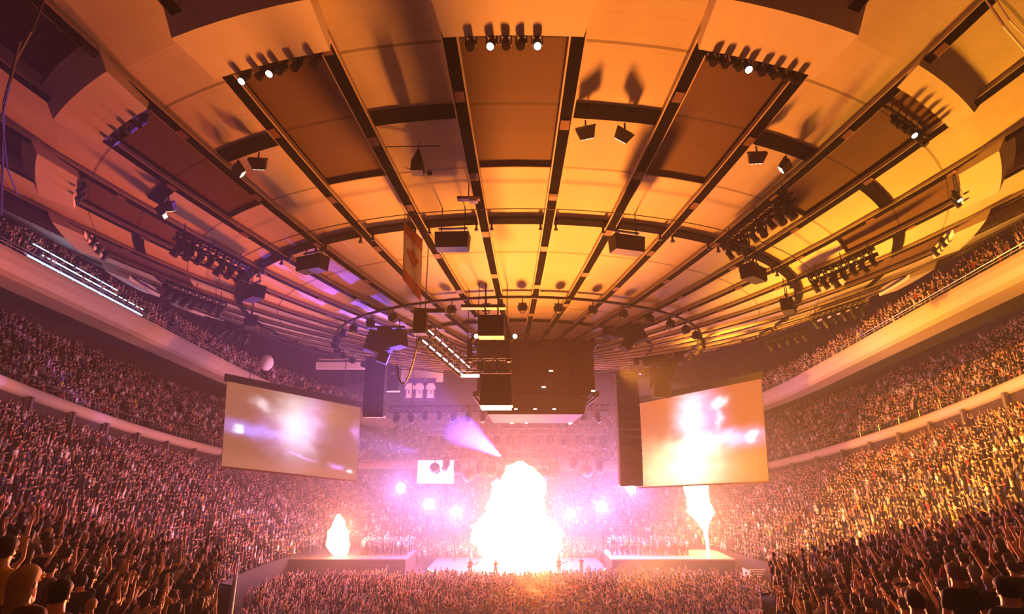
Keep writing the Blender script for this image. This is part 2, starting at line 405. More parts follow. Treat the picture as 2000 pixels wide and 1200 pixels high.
# balcony front: a rounded band
fm = MB(); prof = [(49.2, -1.1), (48.6, -1.05), (48.35, -.8), (48.3, -.35), (48.4, 0.0), (48.6, .12), (51.2, .12)]
fm.strip([[(*ept(L, t), zf(*ept(48.6, t))+dz) for t in THS] for L, dz in prof])
struct(fm.build('trim_42', mat('balcony_front', (205, 182, 145), .6), smooth=True))
rl = MB()
for i in range(0, 240, 2):
    p = [(*ept(48.7, THS[k]), zf(*ept(48.6, THS[k]))+.95) for k in (i, i+2)]
    if p[0][1] > -12: rl.tube(p[0], p[1], .03, 4); rl.tube(p[0], Vector(p[0])-Vector((0, 0, .9)), .025, 4)
struct(rl.build('trim_43', STEEL))
po = MB()
for i in range(0, 240, 3):
    x, y = ept(48.2, THS[i])
    if y > -15: po.box((x, y, zf(x, y)-2.3), (.3, .3, 2.8))
struct(po.build('trim_44', CONC))
fl = MB(); fl.strip([[(x, y, 0) for x in np.linspace(-90, 90, 10)] for y in np.linspace(-75, 100, 10)])
struct(fl.build('floor', mat('arena_floor', (70, 56, 52), .6, noise=.3, scale=.6)))

# ------------------------------------------------------------------ high bridges along both sides
def zb(s, y): return (26.0-.088*(y+13)) if s < 0 else (25.9-.119*(y+12))
XB = 37.0
def high_bridge(s):
    ys = np.linspace(-22, 62, 29)
    e = empty('spectator_bridge', (s*XB, 10, zb(s, 10))); tag(e, 'long high spectator bridge with curved cream front hung under the roof, %s side' % ('left' if s < 0 else 'right'), 'spectator bridge')
    cv = lambda y: s*(XB - max(0, (y-18))**2*.006)
    f = MB(); pf = [(3.0, .05), (.8, 0), (.35, .25), (.1, .8), (0, 1.4), (.05, 1.75), (.3, 1.8), (.35, 1.2)]
    f.strip([[(cv(y)+s*dx, y, zb(s, y)+dz) for dx, dz in pf] for y in ys]); local_fix(f.build('front', mat('bridge_front', (170, 152, 128), .6), smooth=False), e)
    d = MB(); dp = [(.35, 1.2), (1.3, 1.2), (1.3, 2.0), (2.2, 2.0), (2.2, 2.8), (3.1, 2.8), (3.1, 3.6), (4.0, 3.6), (4.0, 4.4), (5.2, 4.4), (5.2, 0), (3.0, .05)]
    d.strip([[(cv(y)+s*dx, y, zb(s, y)+dz) for dx, dz in dp] for y in ys]); local_fix(d.build('seating_deck', SEATD), e)
    r = MB(); r.path([(cv(y)+s*.2, y, zb(s, y)+2.3) for y in ys], .035, 5)
    r.path([(cv(y)+s*.2, y, zb(s, y)+2.05) for y in ys], .02, 4)
    for y in np.linspace(-22, 62, 57): r.tube((cv(y)+s*.2, y, zb(s, y)+1.75), (cv(y)+s*.2, y, zb(s, y)+2.3), .025, 4)
    local_fix(r.build('railing', STEEL), e)
    for y in np.linspace(-18, 58, 14):
        h = MB(); x = cv(y)+s*4.9; h.tube((x, y, zb(s, y)+3.3), (x, y, ceil_z(math.hypot(x, y))), .09, 6)
        local_fix(h.build('hanger_rod', DARK), e)
    return cv
CVL = high_bridge(-1); CVR = high_bridge(1)
# lit light strips on the left bridge
for k, (dz, dx, col, st, y0, y1) in enumerate([(1.9, .1, (.35, .5, 1), 9, -13, 0), (2.9, .9, (.5, .65, 1), 8, -11, 1), (3.9, 1.9, (.35, .55, 1), 6, -11, -1.5)]):
    m = MB(); m.box((0, 0, 0), (.06, y1-y0, .05)); o = m.build('light_strip', emis('strip_%d' % k, col, st))
    ym = (y0+y1)/2; o.location = (-(XB+dx), ym, zb(-1, ym)+dz); o.rotation_euler = (math.atan(-.088), 0, 0)
    tag(o, ['lowest', 'middle', 'top'][k]+' bright blue-white light strip along the left high bridge', 'light strip')
light('strip_spill', 'SPOT', (-30, -10, 29), 9000, (.5, .55, 1), (-37, -8, 27), 60, 1, .2)

# ------------------------------------------------------------------ stage
def prism(mb, outline, z0, z1, mi=0):
    n = len(outline); mb.add([(x, y, z0) for x, y in outline]+[(x, y, z1) for x, y in outline],
        [tuple(range(n))[::-1], tuple(range(n, 2*n))]+[(i, (i+1) % n, n+(i+1) % n, n+i) for i in range(n)], mi)
st = empty('stage', (0, 15, 0)); tag(st, 'round-fronted concert stage with raised wings at the far end of the floor', 'stage')
arc = [(-.2+10.5*math.sin(t), 18.5-6.3*math.cos(t)) for t in np.linspace(-1.45, 1.45, 25)]
m = MB(); prism(m, arc+[(10.2, 25), (-10.6, 25)], 0, .9); local_fix(m.build('thrust_deck', mat('bright_stage_deck', (105, 92, 86), .5)), st)
m = MB(); m.path([(x*1.0, y-.03, .93) for x, y in arc], .06, 6); local_fix(m.build('edge_strip', emis('stage_edge', (1, .6, .45), 2.5)), st)
for s, xs in ((-1, (-29.5, -13)), (1, (10.8, 24.9))):
    m = MB(); x0, x1 = xs
    prism(m, [(x0, 16.4), (x1, 16.4), (x1, 23), (x0, 23)], 0, 2.0)
    m2 = MB(); prism(m2, [(x0-.1, 16.25), (x1+.1, 16.25), (x1+.1, 23.1), (x0-.1, 23.1)], 2.004, 2.12)
    local_fix(m.build('wing_riser', mat('riser_drape', (46, 34, 36), .9)), st); local_fix(m2.build('wing_deck', WOOD if s < 0 else mat('wing_deck_lit', (176, 150, 130), .5)), st)  # right deck coloured paler, the stage light on it put into the colour
m = MB()
for i in range(6): m.box((26.4, 14.6-i*.32, .2+i*.3-1.0+.9), (2.4, .34, .1))
m.box((25.2, 13.9, .9), (.08, 2.2, 1.2)); m.box((27.6, 13.9, .9), (.08, 2.2, 1.2)); o = m.build('stairs', mat('stairs_light', (200, 170, 140), .6)); tag(o, 'small pale flight of steps beside the right stage wing', 'stairs')

# ------------------------------------------------------------------ flames
def flame_mat(name, c0, c1, s, dens):
    m = bpy.data.materials.new(name); m.use_nodes = True; nt = m.node_tree; nt.nodes.clear(); N = nt.nodes.new; L = nt.links.new
    o = N('ShaderNodeOutputMaterial'); e = N('ShaderNodeEmission'); t = N('ShaderNodeBsdfTransparent'); mx = N('ShaderNodeMixShader')
    lw = N('ShaderNodeLayerWeight'); lw.inputs[0].default_value = .5
    g = N('ShaderNodeTexCoord'); n = N('ShaderNodeTexNoise'); n.inputs['Scale'].default_value = .8; n.inputs['Detail'].default_value = 6; L(g.outputs['Object'], n.inputs[0])
    mr = N('ShaderNodeMapRange'); mr.inputs[1].default_value = .08; mr.inputs[2].default_value = .58; mr.inputs[3].default_value = dens; mr.inputs[4].default_value = 0
    a = N('ShaderNodeMath'); a.operation = 'MULTIPLY'; a.inputs[1].default_value = 1.4
    L(n.outputs['Fac'], a.inputs[0]); b = N('ShaderNodeMath'); b.operation = 'MULTIPLY'; L(lw.outputs['Facing'], b.inputs[0]); L(a.outputs[0], b.inputs[1]); L(b.outputs[0], mr.inputs[0])
    cm = N('ShaderNodeMix'); cm.data_type = 'RGBA'; cm.inputs['A'].default_value = (*c0, 1); cm.inputs['B'].default_value = (*c1, 1); L(lw.outputs['Facing'], cm.inputs['Factor'])
    L(cm.outputs['Result'], e.inputs[0]); e.inputs[1].default_value = s
    L(mr.outputs[0], mx.inputs[0]); L(t.outputs[0], mx.inputs[1]); L(e.outputs[0], mx.inputs[2]); L(mx.outputs[0], o.inputs[0])
    return m
FM = flame_mat('flame_core', (1, .85, .62), (1, .42, .12), 9, .6)
def flame(prof, loc, lean, seed, name, label, mtl, nu=36):
    rr = random.Random(seed); ph = [rr.uniform(0, 6.28) for _ in range(12)]
    m = MB(); rings = []
    H = prof[-1][0]; zs = np.linspace(0, H, 60)
    for z in zs:
        r0 = np.interp(z, [p[0] for p in prof], [p[1] for p in prof]); ring_ = []
        for j in range(nu):
            a = 2*pi*j/nu
            q = Vector((r0*math.cos(a)+seed*7, r0*math.sin(a), z*.8)); k = 1+.42*NZ(q*.38)+.28*NZ(q*.9)+.16*NZ(q*2.2)
            dx = .3*math.sin(z*.5+ph[4])*z/H+lean[0]*z/H
            ring_.append((r0*k*math.cos(a)+dx, r0*k*math.sin(a)*.8+lean[1]*z/H, z+.25*r0*math.sin(4*a+ph[6])))
        rings.append(ring_)
    m.strip(rings, 0, True); o = m.build(name, mtl, smooth=True); o.location = loc; tag(o, label, 'flame'); return o
flame([(0, 3.0), (1.2, 4.8), (3.4, 5.4), (4.8, 4.4), (5.8, 3.3), (7.4, 3.4), (9.6, 3.0), (11, 2.0), (12, .3)], (-.2, 19, .95), (.3, 0), 1, 'flame', 'huge white-hot pyrotechnic fireball rising from the middle of the stage', FM)
flame([(0, .8), (1, 1.5), (2.4, 1.3), (3.5, .8), (4.6, .25)], (-21.2, 18.5, 2.15), (-.8, 0), 5, 'flame', 'short white flame burst on the left stage wing', FM, 20)
flame([(0, .12), (2.5, .25), (3.6, .7), (5, 1.5), (6.5, 1.2), (8, 1.6), (9.3, .7), (10.2, .1)], (23.2, 20, 2.15), (-.8, 0), 9, 'flame', 'tall thin flame jet flaring at its top on the right stage wing', FM, 20)

# blinders: six blazing lamps on stands either side of the fire
BL = [(783, 953, 1.0), (838, 985, 1.1), (890, 1000, 1.0), (1115, 1002, 1.0), (1175, 990, 1.15), (1232, 955, 1.05)]
for i, (px, py, sc) in enumerate(BL):
    p = at(px, py, 22); e = empty('stage_blinder', (p.x, p.y, 0)); n = (CAMP-p).normalized(); q = n.to_track_quat('Z', 'Y').to_matrix()
    s_ = 'left' if i < 3 else 'right'; k = 3-i if i < 3 else i-2
    tag(e, 'blazing blue-white stage blinder lamp, %s out from the fireball on the %s' % (ORD[k], s_), 'stage lamp', 'blazing blinders beside the fireball')
    m = MB(); m.tube((0, 0, .02), (0, 0, p.z-.7), .07, 8); m.box((0, 0, .05), (1.0, 1.0, .08)); m.box((0, 0, p.z-.75), (1.3, .12, .1)); adopt(m.build('stand', BLACK), e)
    m = MB(); c = Vector((0, 0, p.z)); m.tube(c-n*.45, c, .35*sc, 16, .6*sc, cap=False); m.tube(c-n*.5, c-n*.44, .35*sc, 16); hs = adopt(m.build('housing', BLACK), e)
    m = MB(); m.tube(c-n*.06, c-n*.02, .52*sc, 20); adopt(m.build('lens', emis('blinder_glass', (.85, .82, 1), 60)), hs)
    light('blinder_light', 'POINT', p+n*.35, 6000, (.5, .26, 1), rad=.3)
# the violet moving-light beam
bs = at(980, 893, 19)
light('violet_beam', 'SPOT', bs+Vector((0, -1.2, 0)), 620000, (.22, .10, 1), at(775, 752, -6), 17, .6, .12)
light('violet_side', 'SPOT', (-12, 16, 14), 45000, (.25, .16, 1), (-40, 8, 19), 30, .9, .2)
place('spot_on', bs+Vector((0, .6, .5)), pi-.6, 'moving light throwing the violet beam, on the front stage truss', 'spotlight', None, 2)
# ------------------------------------------------------------------ screens
def screen_mat(name, base, blobs, noise=.15):
    m = bpy.data.materials.new(name); m.use_nodes = True; nt = m.node_tree; nt.nodes.clear(); N = nt.nodes.new; L = nt.links.new
    uv = N('ShaderNodeUVMap'); sp = N('ShaderNodeSeparateXYZ')
    nz = N('ShaderNodeTexNoise'); nz.inputs['Scale'].default_value = 7; nz.inputs['Detail'].default_value = 6
    L(uv.outputs[0], nz.inputs[0])
    sb = N('ShaderNodeVectorMath'); sb.operation = 'MULTIPLY_ADD'; L(nz.outputs['Color'], sb.inputs[0]); sb.inputs[1].default_value = (noise,)*3; L(uv.outputs[0], sb.inputs[2])
    sc = N('ShaderNodeVectorMath'); sc.operation = 'SUBTRACT'; L(sb.outputs[0], sc.inputs[0]); sc.inputs[1].default_value = (noise*.5,)*3
    L(sc.outputs[0], sp.inputs[0])
    def M(op, *a):
        n = N('ShaderNodeMath'); n.operation = op
        for i, v in enumerate(a):
            if isinstance(v, (int, float)): n.inputs[i].default_value = v
            else: L(v, n.inputs[i])
        return n.outputs[0]
    acc = None
    b0 = N('ShaderNodeRGB'); b0.outputs[0].default_value = (*base, 1); acc = b0.outputs[0]
    for (u, v, su, sv, ang, col, st) in blobs:
        du = M('SUBTRACT', sp.outputs[0], u); dv = M('SUBTRACT', sp.outputs[1], v); c, s = math.cos(ang), math.sin(ang)
        a = M('DIVIDE', M('ADD', M('MULTIPLY', du, c), M('MULTIPLY', dv, s)), su)
        b = M('DIVIDE', M('SUBTRACT', M('MULTIPLY', dv, c), M('MULTIPLY', du, s)), sv)
        g = M('POWER', 2.718, M('MULTIPLY', M('ADD', M('MULTIPLY', a, a), M('MULTIPLY', b, b)), -1))
        mx = N('ShaderNodeMix'); mx.data_type = 'RGBA'; mx.blend_type = 'ADD'; mx.inputs['A'].default_value = (0, 0, 0, 1)
        L(acc, mx.inputs['A']); mx.inputs['B'].default_value = (*[q*abs(st) for q in col], 1); L(g, mx.inputs['Factor'])
        if st < 0: mx.blend_type = 'SUBTRACT'
        acc = mx.outputs['Result']
    e = N('ShaderNodeEmission'); o = N('ShaderNodeOutputMaterial'); L(acc, e.inputs[0]); e.inputs[1].default_value = 1; L(e.outputs[0], o.inputs[0])
    return m
def screen(corners, lab, mt):
    TL, TR, BR, BL_ = corners; n = (TR-TL).cross(BL_-TL).normalized()
    if n.dot(CAMP-TL) < 0: n = -n
    e = empty('projection_screen', (TL+TR)/2); tag(e, lab, 'projection screen')
    nu = 12; me = MB(); vs = []; uvs = []
    for j in range(nu+1):
        for i in range(nu+1):
            u, v = i/nu, j/nu; vs.append(BL_.lerp(BR, u).lerp(TL.lerp(TR, u), v)+n*(-.35*math.sin(pi*v)*u*0)); uvs.append((u, v))
    off = [p-n*.04 for p in vs]
    me.add(vs, [(j*(nu+1)+i, j*(nu+1)+i+1, (j+1)*(nu+1)+i+1, (j+1)*(nu+1)+i) for j in range(nu) for i in range(nu)])
    o = me.build('picture', mt); uvl = o.data.uv_layers.new(name='UVMap')
    for lp in o.data.loops: uvl.data[lp.index].uv = uvs[lp.vertex_index]
    local_fix(o, e)
    bk = MB(); k = (nu+1); bk.add(off, [(j*k+i, j*k+i+1, (j+1)*k+i+1, (j+1)*k+i) for j in range(nu) for i in range(nu)])
    local_fix(bk.build('backing', BLACK), e)
    up = (TL-BL_).normalized(); f = MB()
    d = (TR-TL).normalized()
    def bar(a, b, h, t):
        f.hexa([a-n*t, b-n*t, b+n*t, a+n*t, a-n*t+up*h, b-n*t+up*h, b+n*t+up*h, a+n*t+up*h])
    bar(TL-d*.25, TR+d*.25, .75, .3); local_fix(f.build('roller_case', BLACK), e)
    f = MB(); bar(BL_-up*.16, BR-up*.16, .18, .08); local_fix(f.build('bottom_bar', mat('bar_red_brown', (90, 40, 36), .5)), e)
    for t in (.15, .85):
        c = MB(); p = TL.lerp(TR, t)+up*.7; c.tube(p, (p.x, p.y, ceil_z(math.hypot(p.x, p.y))), .05, 5); local_fix(c.build('hanging_cable', DARK), e)
    for p, q in ((TL, BL_), (TR, BR)):
        c = MB(); c.tube(p, q, .03, 4); local_fix(c.build('side_cord', DARK), e)
W1 = (1, .93, 1); PU = (.55, .25, .95); BU = (.25, .22, 1); OR = (1, .45, .15)
SL = screen_mat('left_picture', (.30, .10, .055), [(.50, .62, .13, .34, .05, W1, .75), (.62, .7, .1, .3, -.1, PU, .45), (.42, .45, .16, .25, .3, PU, .4), (.2, .47, .22, .07, -.05, BU, .8), (.10, .46, .025, .03, 0, W1, 2),
    (.25, .8, .05, .08, .6, W1, .5), (.75, .8, .14, .2, 0, (.4, .2, .1), .35), (.95, .13, .02, .02, 0, W1, 2), (.83, .16, .05, .03, 0, PU, 1), (.55, .22, .08, .02, -.3, PU, .8), (.97, .65, .04, .1, 0, PU, .6), (.5, .05, .6, .1, 0, (.35, .12, .1), .35)])
SR = screen_mat('right_picture', (.55, .13, .035), [(.42, .16, .24, .24, 0, (1, .85, .6), 1.6), (.45, .4, .22, .1, 0, (1, .7, .4), 1.2), (.45, .72, .11, .3, .0, (.75, .75, 1), 1.3), (.58, .7, .12, .25, 0, PU, .55),
    (.72, .45, .24, .07, -.08, (.6, .4, 1), 1.1), (.90, .44, .03, .035, 0, W1, 2), (.68, .83, .05, .05, -.5, W1, 1.3), (.66, .66, .03, .12, 0, W1, .6), (.12, .15, .15, .3, 0, (1, .75, .3), .6), (.85, .15, .25, .25, 0, (.9, .5, .1), .25)])
screen([at(443, 745, 7), at(705, 797, 15), at(697, 940, 15), at(432, 911, 7)], 'large projection screen at the left showing a violet and white stage picture', SL)
screen([at(1243, 790, 15), at(1487, 740, 9), at(1502, 940, 9), at(1247, 952, 15)], 'large projection screen at the right showing a blazing orange and white fire', SR)

# ------------------------------------------------------------------ hung flag
def flag():
    e = empty('hanging_flag', at(805, 430, -24)); tag(e, 'pale hanging flag with a maple leaf, seen at a slant under the roof', 'flag')
    TL, TR, BR, BL_ = at(790, 432, -24.6), at(825, 470, -23.4), at(822, 590, -23.4), at(787, 545, -24.6)
    def pt(u, v): 
        p = BL_.lerp(BR, u).lerp(TL.lerp(TR, u), v); return p+Vector((0, -.06*math.sin(u*9+v*2), 0))
    n = 10; m = MB(); vs = [pt(i/n, j/n) for j in range(n+1) for i in range(n+1)]
    for j in range(n):
        for i in range(n):
            pass
    def quadset(f): return [(j*(n+1)+i, j*(n+1)+i+1, (j+1)*(n+1)+i+1, (j+1)*(n+1)+i) for j in range(n) for i in range(n) if f(i, j)]
    m.add(vs, quadset(lambda i, j: 2 <= j < 8), 0); m.add(vs, quadset(lambda i, j: not 2 <= j < 8), 1)
    nn = (TR-TL).cross(BL_-TL).normalized(); nn = nn if nn.dot(CAMP-TL) > 0 else -nn
    back = [v-nn*.02 for v in vs]; m.add(back, quadset(lambda i, j: True), 0)
    local_fix(m.build('cloth', [WHITE, mat('flag_red', (200, 112, 88), .8)]), e)
    leaf = [(0, 1), (.12, .72), (.3, .8), (.24, .42), (.42, .58), (.48, .46), (.8, .5), (.68, .3), (.78, .2), (.38, -.12), (.42, -.3), (.05, -.22), (.06, -.6), (-.06, -.6)]
    leaf = leaf+[(-x, y) for x, y in leaf[1:-2][::-1]]
    lm = MB(); pts = [pt(.5+y*.0+x*.42, .5+y*.2)+nn*.03 for x, y in leaf]; ce = pt(.5, .5)+nn*.03
    lm.add([ce]+pts, [(0, i+1, (i+1) % len(pts)+1) for i in range(len(pts))]); local_fix(lm.build('maple_leaf', mat('flag_red', (200, 112, 88))), e)
    r = MB(); r.tube(TL, TR, .03, 5); r.tube(TL, TL+Vector((0, 0, 2.2)), .015, 4); r.tube(TR, TR+Vector((0, 0, 2.6)), .015, 4); local_fix(r.build('hanging_rod', BLACK), e)
flag()

# ------------------------------------------------------------------ central rig
def thing_from(name, lab, cat, parts, origin, group=None):
    e = empty(name, origin); tag(e, lab, cat, group)
    for n, mb, mt in parts: local_fix(mb.build(n, mt), e)
    return e
sb = MB(); sb.box((1.4, -2, 20.2), (9.4, 12, 4.2)); sb.box((1.4, -2, 17.4), (8.6, 11, 1.6), taper=.9)
fr = MB()
for z in (18.1, 22.2):
    for a, b in (((-3.4, -8.1), (6.2, -8.1)), ((6.2, -8.1), (6.2, 4.1)), ((-3.4, -8.1), (-3.4, 4.1))): truss(fr, (*a, z), (*b, z), .35, r=.03)
for x in np.linspace(-3, 5.8, 7): fr.box((x, -8.15, 20.1), (.08, .1, 3.4))
lt = MB()
for x in (-1.6, -.2, 1.3, 2.8): lt.box((x, -8.3, 16.9), (.25, .1, .08))
for x, z in ((2.6, 19.9), (2.0, 18.6), (5.9, 18.3)): lt.box((x, -8.35, z), (.3, .08, .1))
thing_from('video_scoreboard', 'big dark scoreboard block hung at the hub of the roof', 'scoreboard', [('body', sb, mat('scoreboard_body', (58, 28, 26), .7, noise=.2, scale=2)), ('frame', fr, DARK), ('pilot_light', lt, emis('pilot', (1, .6, .5), 4))], (1.4, -2, 22))

# ladder truss with bright rungs and the hoist cluster in front
a, b = at(828, 650, -22), at(912, 725, -17)
m = MB(); truss(m, a, b, .8, r=.03, n=9)
l1 = MB(); l2 = MB()
for i in range(7):
    p, q = a.lerp(b, i/7+.015), a.lerp(b, (i+1)/7-.03); l1.tube(p+Vector((0, -.45, -.5)), q+Vector((0, -.45, -.5)), .045, 6)
    l1.tube(p+Vector((.3, -.45, .05)), q+Vector((.3, -.45, .05)), .04, 6)
c_ = MB(); c_.tube(a, (a.x, a.y, ceil_z(math.hypot(a.x, a.y))), .03, 5); c_.tube(b, (b.x, b.y, ceil_z(math.hypot(b.x, b.y))), .03, 5)
h = MB(); h.box(a+Vector((-.2, 0, .6)), (.7, .7, 1.4)); h.box(a+Vector((.3, 0, 1.2)), (1.6, .4, .25))
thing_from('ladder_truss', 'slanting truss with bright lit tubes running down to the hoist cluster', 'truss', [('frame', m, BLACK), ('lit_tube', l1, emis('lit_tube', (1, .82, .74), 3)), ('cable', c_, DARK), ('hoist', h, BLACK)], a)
cc = at(970, 765, -18)
m = MB(); m.box(cc, (1.7, 1.4, 1.8), taper=1.15)
g = MB(); g.box(cc+Vector((0, -.1, -1.0)), (1.8, 1.3, .16))
t_ = MB(); truss(t_, cc+Vector((-1.8, 0, 1.6)), cc+Vector((.9, 0, 1.6)), .8, r=.04); 
for x in (-1.7, .7): t_.tube(cc+Vector((x, 0, 1.8)), cc+Vector((x, 0, 3.1)), .16, 8); t_.tube(cc+Vector((x, 0, 3.1)), cc+Vector((x+.35, 0, 3.4)), .15, 8)
tp = MB()
for x in (-1.3, 1.1): tp.sphere(cc+Vector((x, -.1, 3.4)), .15)  # emissive tips, a metal glint put in as glow
lo = MB(); lo.box(cc+Vector((-1.6, -.3, .9)), (1.1, .2, .16))
ch = MB(); 
for x in (-1.2, .6): ch.tube(cc+Vector((x, 0, 2)), (cc.x+x, cc.y, ceil_z(18)), .03, 4)
thing_from('hoist_cluster', 'black hoist cluster box with a glowing lower edge left of the hub', 'hoist', [('box', m, BLACK), ('glowing_edge', g, emis('glow_edge', (1, .75, .6), 2.5)), ('frame', t_, BLACK), ('glow_tip', tp, emis('tip', (1, .75, .65), 2.5)), ('lit_panel', lo, emis('lit_tube', (1, .8, .7), 3)), ('chain', ch, BLACK)], cc)
# dark motor box with its crossbeam up by the hub
p = at(960, 640, -26); m = MB(); m.box(p, (1.2, .8, 1.0)); b2 = MB(); b2.box(p+Vector((-.4, 0, 1.0)), (2.1, .4, .16)); b2.tube(p+Vector((-.3, 0, .4)), p+Vector((-.3, 0, 2.2)), .04, 5); b2.tube(p+Vector((.3, 0, .4)), p+Vector((.3, 0, 2.2)), .04, 5)
thing_from('motor_box', 'dark square motor box under a crossbeam between the middle ribs', 'motor box', [('box', m, DARK), ('crossbeam', b2, DARK)], p)
p = pol(26.9, -.6, -.8); m = MB(); m.box(p, (1.1, .3, .14)); m.tube(p, p+Vector((0, 0, .9)), .03, 5); b2 = MB(); b2.box(p+Vector((.25, 0, -.1)), (.4, .32, .2))
thing_from('small_bracket_light', 'small pinkish bracket lamp hung on the rib left of the middle bay', 'lamp', [('arm', m, mat('pink_brown', (150, 92, 76))), ('head', b2, CREAM2)], p)
p = pol(29.5, -1.04, -1.0); m = MB(); m.box(p+Vector((0, 0, -.35)), (.52, .5, .5)); m.add([p+Vector(v) for v in ((-.26, -.25, -.1), (.26, -.25, -.1), (.26, .25, -.1), (-.26, .25, -.1), (0, 0, .75))], [(0, 1, 4), (1, 2, 4), (2, 3, 4), (3, 0, 4)]); r_ = MB(); r_.tube(p+Vector((-1.5, 0, .75)), p+Vector((1.0, 0, .8)), .025, 5); r_.tube(p+Vector((0, 0, .7)), p+Vector((0, 0, 1.1)), .02, 4)
thing_from('pendant_speaker', 'small pear-shaped black pendant speaker alone in the cream bay left of the middle', 'loudspeaker', [('cabinet', m, BLACK), ('hanging_rod', r_, DARK)], p)
p = pol(28.7, -.97, -.9); m = MB(); m.sphere(p, .13)
m.tube(p, p+Vector((-1.2, .1, .35)), .02, 4); tag(m.build('ceiling_microphone', BLACK), 'tiny black ball on a thin arm just below the pendant speaker', 'microphone')

def line_array(name, top, n, wd, hgt, dp, curve, lab, mt, yaw=0):
    e = empty(name, top); tag(e, lab, 'loudspeaker')
    z = 0; y = 0; rot0 = Matrix.Rotation(yaw, 3, 'Z')
    for i in range(n):
        t = curve*(i/n)**2; q = rot0 @ Matrix.Rotation(t, 3, 'X')
        m = MB(); c = rot0 @ Vector((0, y, z-hgt/2)); m.box(c, (wd, dp, hgt*.94), q); m.box(c+q @ Vector((0, -dp/2, 0)), (wd*.9, .03, hgt*.7), q)
        adopt(m.build('cabinet', mt), e); z -= hgt*math.cos(t); y += hgt*math.sin(t)
    f = MB(); f.box((0, 0, .2), (wd*1.1, dp*1.2, .2)); f.tube((-wd*.3, 0, .2), (-wd*.3, 0, ceil_z(math.hypot(top[0], top[1]))-top[2]), .05, 5); f.tube((wd*.3, 0, .2), (wd*.3, 0, ceil_z(math.hypot(top[0], top[1]))-top[2]), .05, 5)
    adopt(f.build('flying_frame', BLACK), e)
    g = MB(); g.box(rot0 @ Vector((0, y, z-.1)), (wd, dp, .12), rot0); adopt(g.build('bottom_plate', CREAM2), e)
VIOLET_TINT = mat('violet_tint_cabinet', (20, 17, 44), .8); HAZE_TINT = mat('haze_tint_cabinet', (34, 15, 15), .9)  # violet light and red haze put into the colour of dark cabinets
line_array('line_array', at(737, 705, 0), 9, 1.9, .58, 1.1, .35, 'dark blue-tinged line array of stacked loudspeakers beside the left screen', VIOLET_TINT)
line_array('line_array', at(1222, 735, 8), 14, 2.4, .82, 1.3, .25, 'very tall dark line array of loudspeakers beside the right screen', HAZE_TINT)
line_array('line_array', at(770, 905-190, 14), 5, 1.6, .6, 1.0, .1, 'shorter dark loudspeaker stack just right of the left line array', VIOLET_TINT)
def cluster(name, c, lab, mt, pieces, dark=BLACK):
    e = empty(name, c); tag(e, lab, 'loudspeaker cluster')
    for (dx, dy, dz, sx, sy, sz, rz, ry) in pieces:
        m = MB(); m.box((dx, dy, dz), (sx, sy, sz), Matrix.Rotation(rz, 3, 'Z') @ Matrix.Rotation(ry, 3, 'Y')); adopt(m.build('cabinet', mt), e)
    f = MB(); f.box((0, 0, 1.1), (2.8, .5, .14)); zt = ceil_z(math.hypot(c[0], c[1]))-c[2]
    for x in (-1, 1): f.tube((x, 0, 1.0), (x, 0, zt), .04, 5)
    adopt(f.build('flying_frame', dark), e)
cluster('speaker_cluster', at(752, 668, -12), 'violet-tinged cluster of loudspeaker boxes hung above the left line array', VIOLET_TINT,
        [(-.9, 0, 0, 1.0, 1, 1.5, .4, .2), (0, 0, .1, 1.0, 1, 1.7, 0, 0), (.95, 0, .2, 1.0, 1, 1.3, -.4, -.15), (-.2, .5, -1.1, .8, .8, .8, .2, .3)])
cluster('speaker_cluster', at(1222, 650, -10), 'star-shaped dark cluster of loudspeaker boxes right of the hub', HAZE_TINT,
        [(-1.1, 0, 0, 1.2, .9, .8, .3, .15), (0, 0, .3, 1.2, 1, 1.3, 0, .5), (.9, 0, -.1, 1.2, 1, 1.4, -.4, -.4), (.1, .3, -.9, .7, .8, .9, .2, .6)])

# trusses over the stage
def beam(name, p0, p1, lab, wd=.6, mt=DARK, cable=True, n=None):
    m = MB(); truss(m, p0, p1, wd, r=.05, n=n)
    e = empty(name, (Vector(p0)+Vector(p1))/2); tag(e, lab, 'truss'); local_fix(m.build('frame', mt), e)
    if cable:
        c = MB()
        for t in (.1, .9):
            p = Vector(p0).lerp(Vector(p1), t); c.tube(p, (p.x, p.y, ceil_z(math.hypot(p.x, p.y))), .04, 5)
        local_fix(c.build('chain', DARK), e)
beam('stage_truss', at(830, 885, 20), at(1200, 893, 20), 'front stage truss over the fireball, hung with spotlights', .9)
beam('stage_truss', at(830, 845, 24), at(1190, 842, 24), 'middle stage truss behind and above the front one', .8)
beam('stage_truss', at(760, 800, 12), at(1190, 797, 12), 'upper stage truss just below the scoreboard', .7)
beam('stage_truss', at(700, 905, 34), at(960, 905, 34), 'far low truss beside the left screen', .8, mat('rust_truss', (150, 96, 70)))
beam('stage_truss', at(1080, 912, 34), at(1240, 908, 34), 'far low truss beside the right line array', .8, mat('rust_truss', (150, 96, 70)))
beam('stage_truss', at(1190, 690, 0), at(1330, 700, 4), 'truss running right from the tall line array', .5)
for i, px in enumerate(list(range(850, 1000, 22))+[1012, 1036, 1060, 1082, 1120, 1145, 1172]):
    place('spot' if i % 3 else 'par', at(px, 893+(8 if 880 < px < 1100 else 0), 20), random.uniform(-1, 1), 'dark spotlight on the front stage truss, %s from its left end' % ORD[i+1], 'spotlight', 'spotlights on the front stage truss', random.uniform(2.2, 3.2))
for i, px in enumerate(range(840, 1190, 26)):
    place('spot', at(px, 852, 24), random.uniform(-1, 1), 'small dark spotlight on the middle stage truss, %s from its left end' % ORD[i+1], 'spotlight', 'spotlights on the middle stage truss', random.uniform(1.8, 2.5))
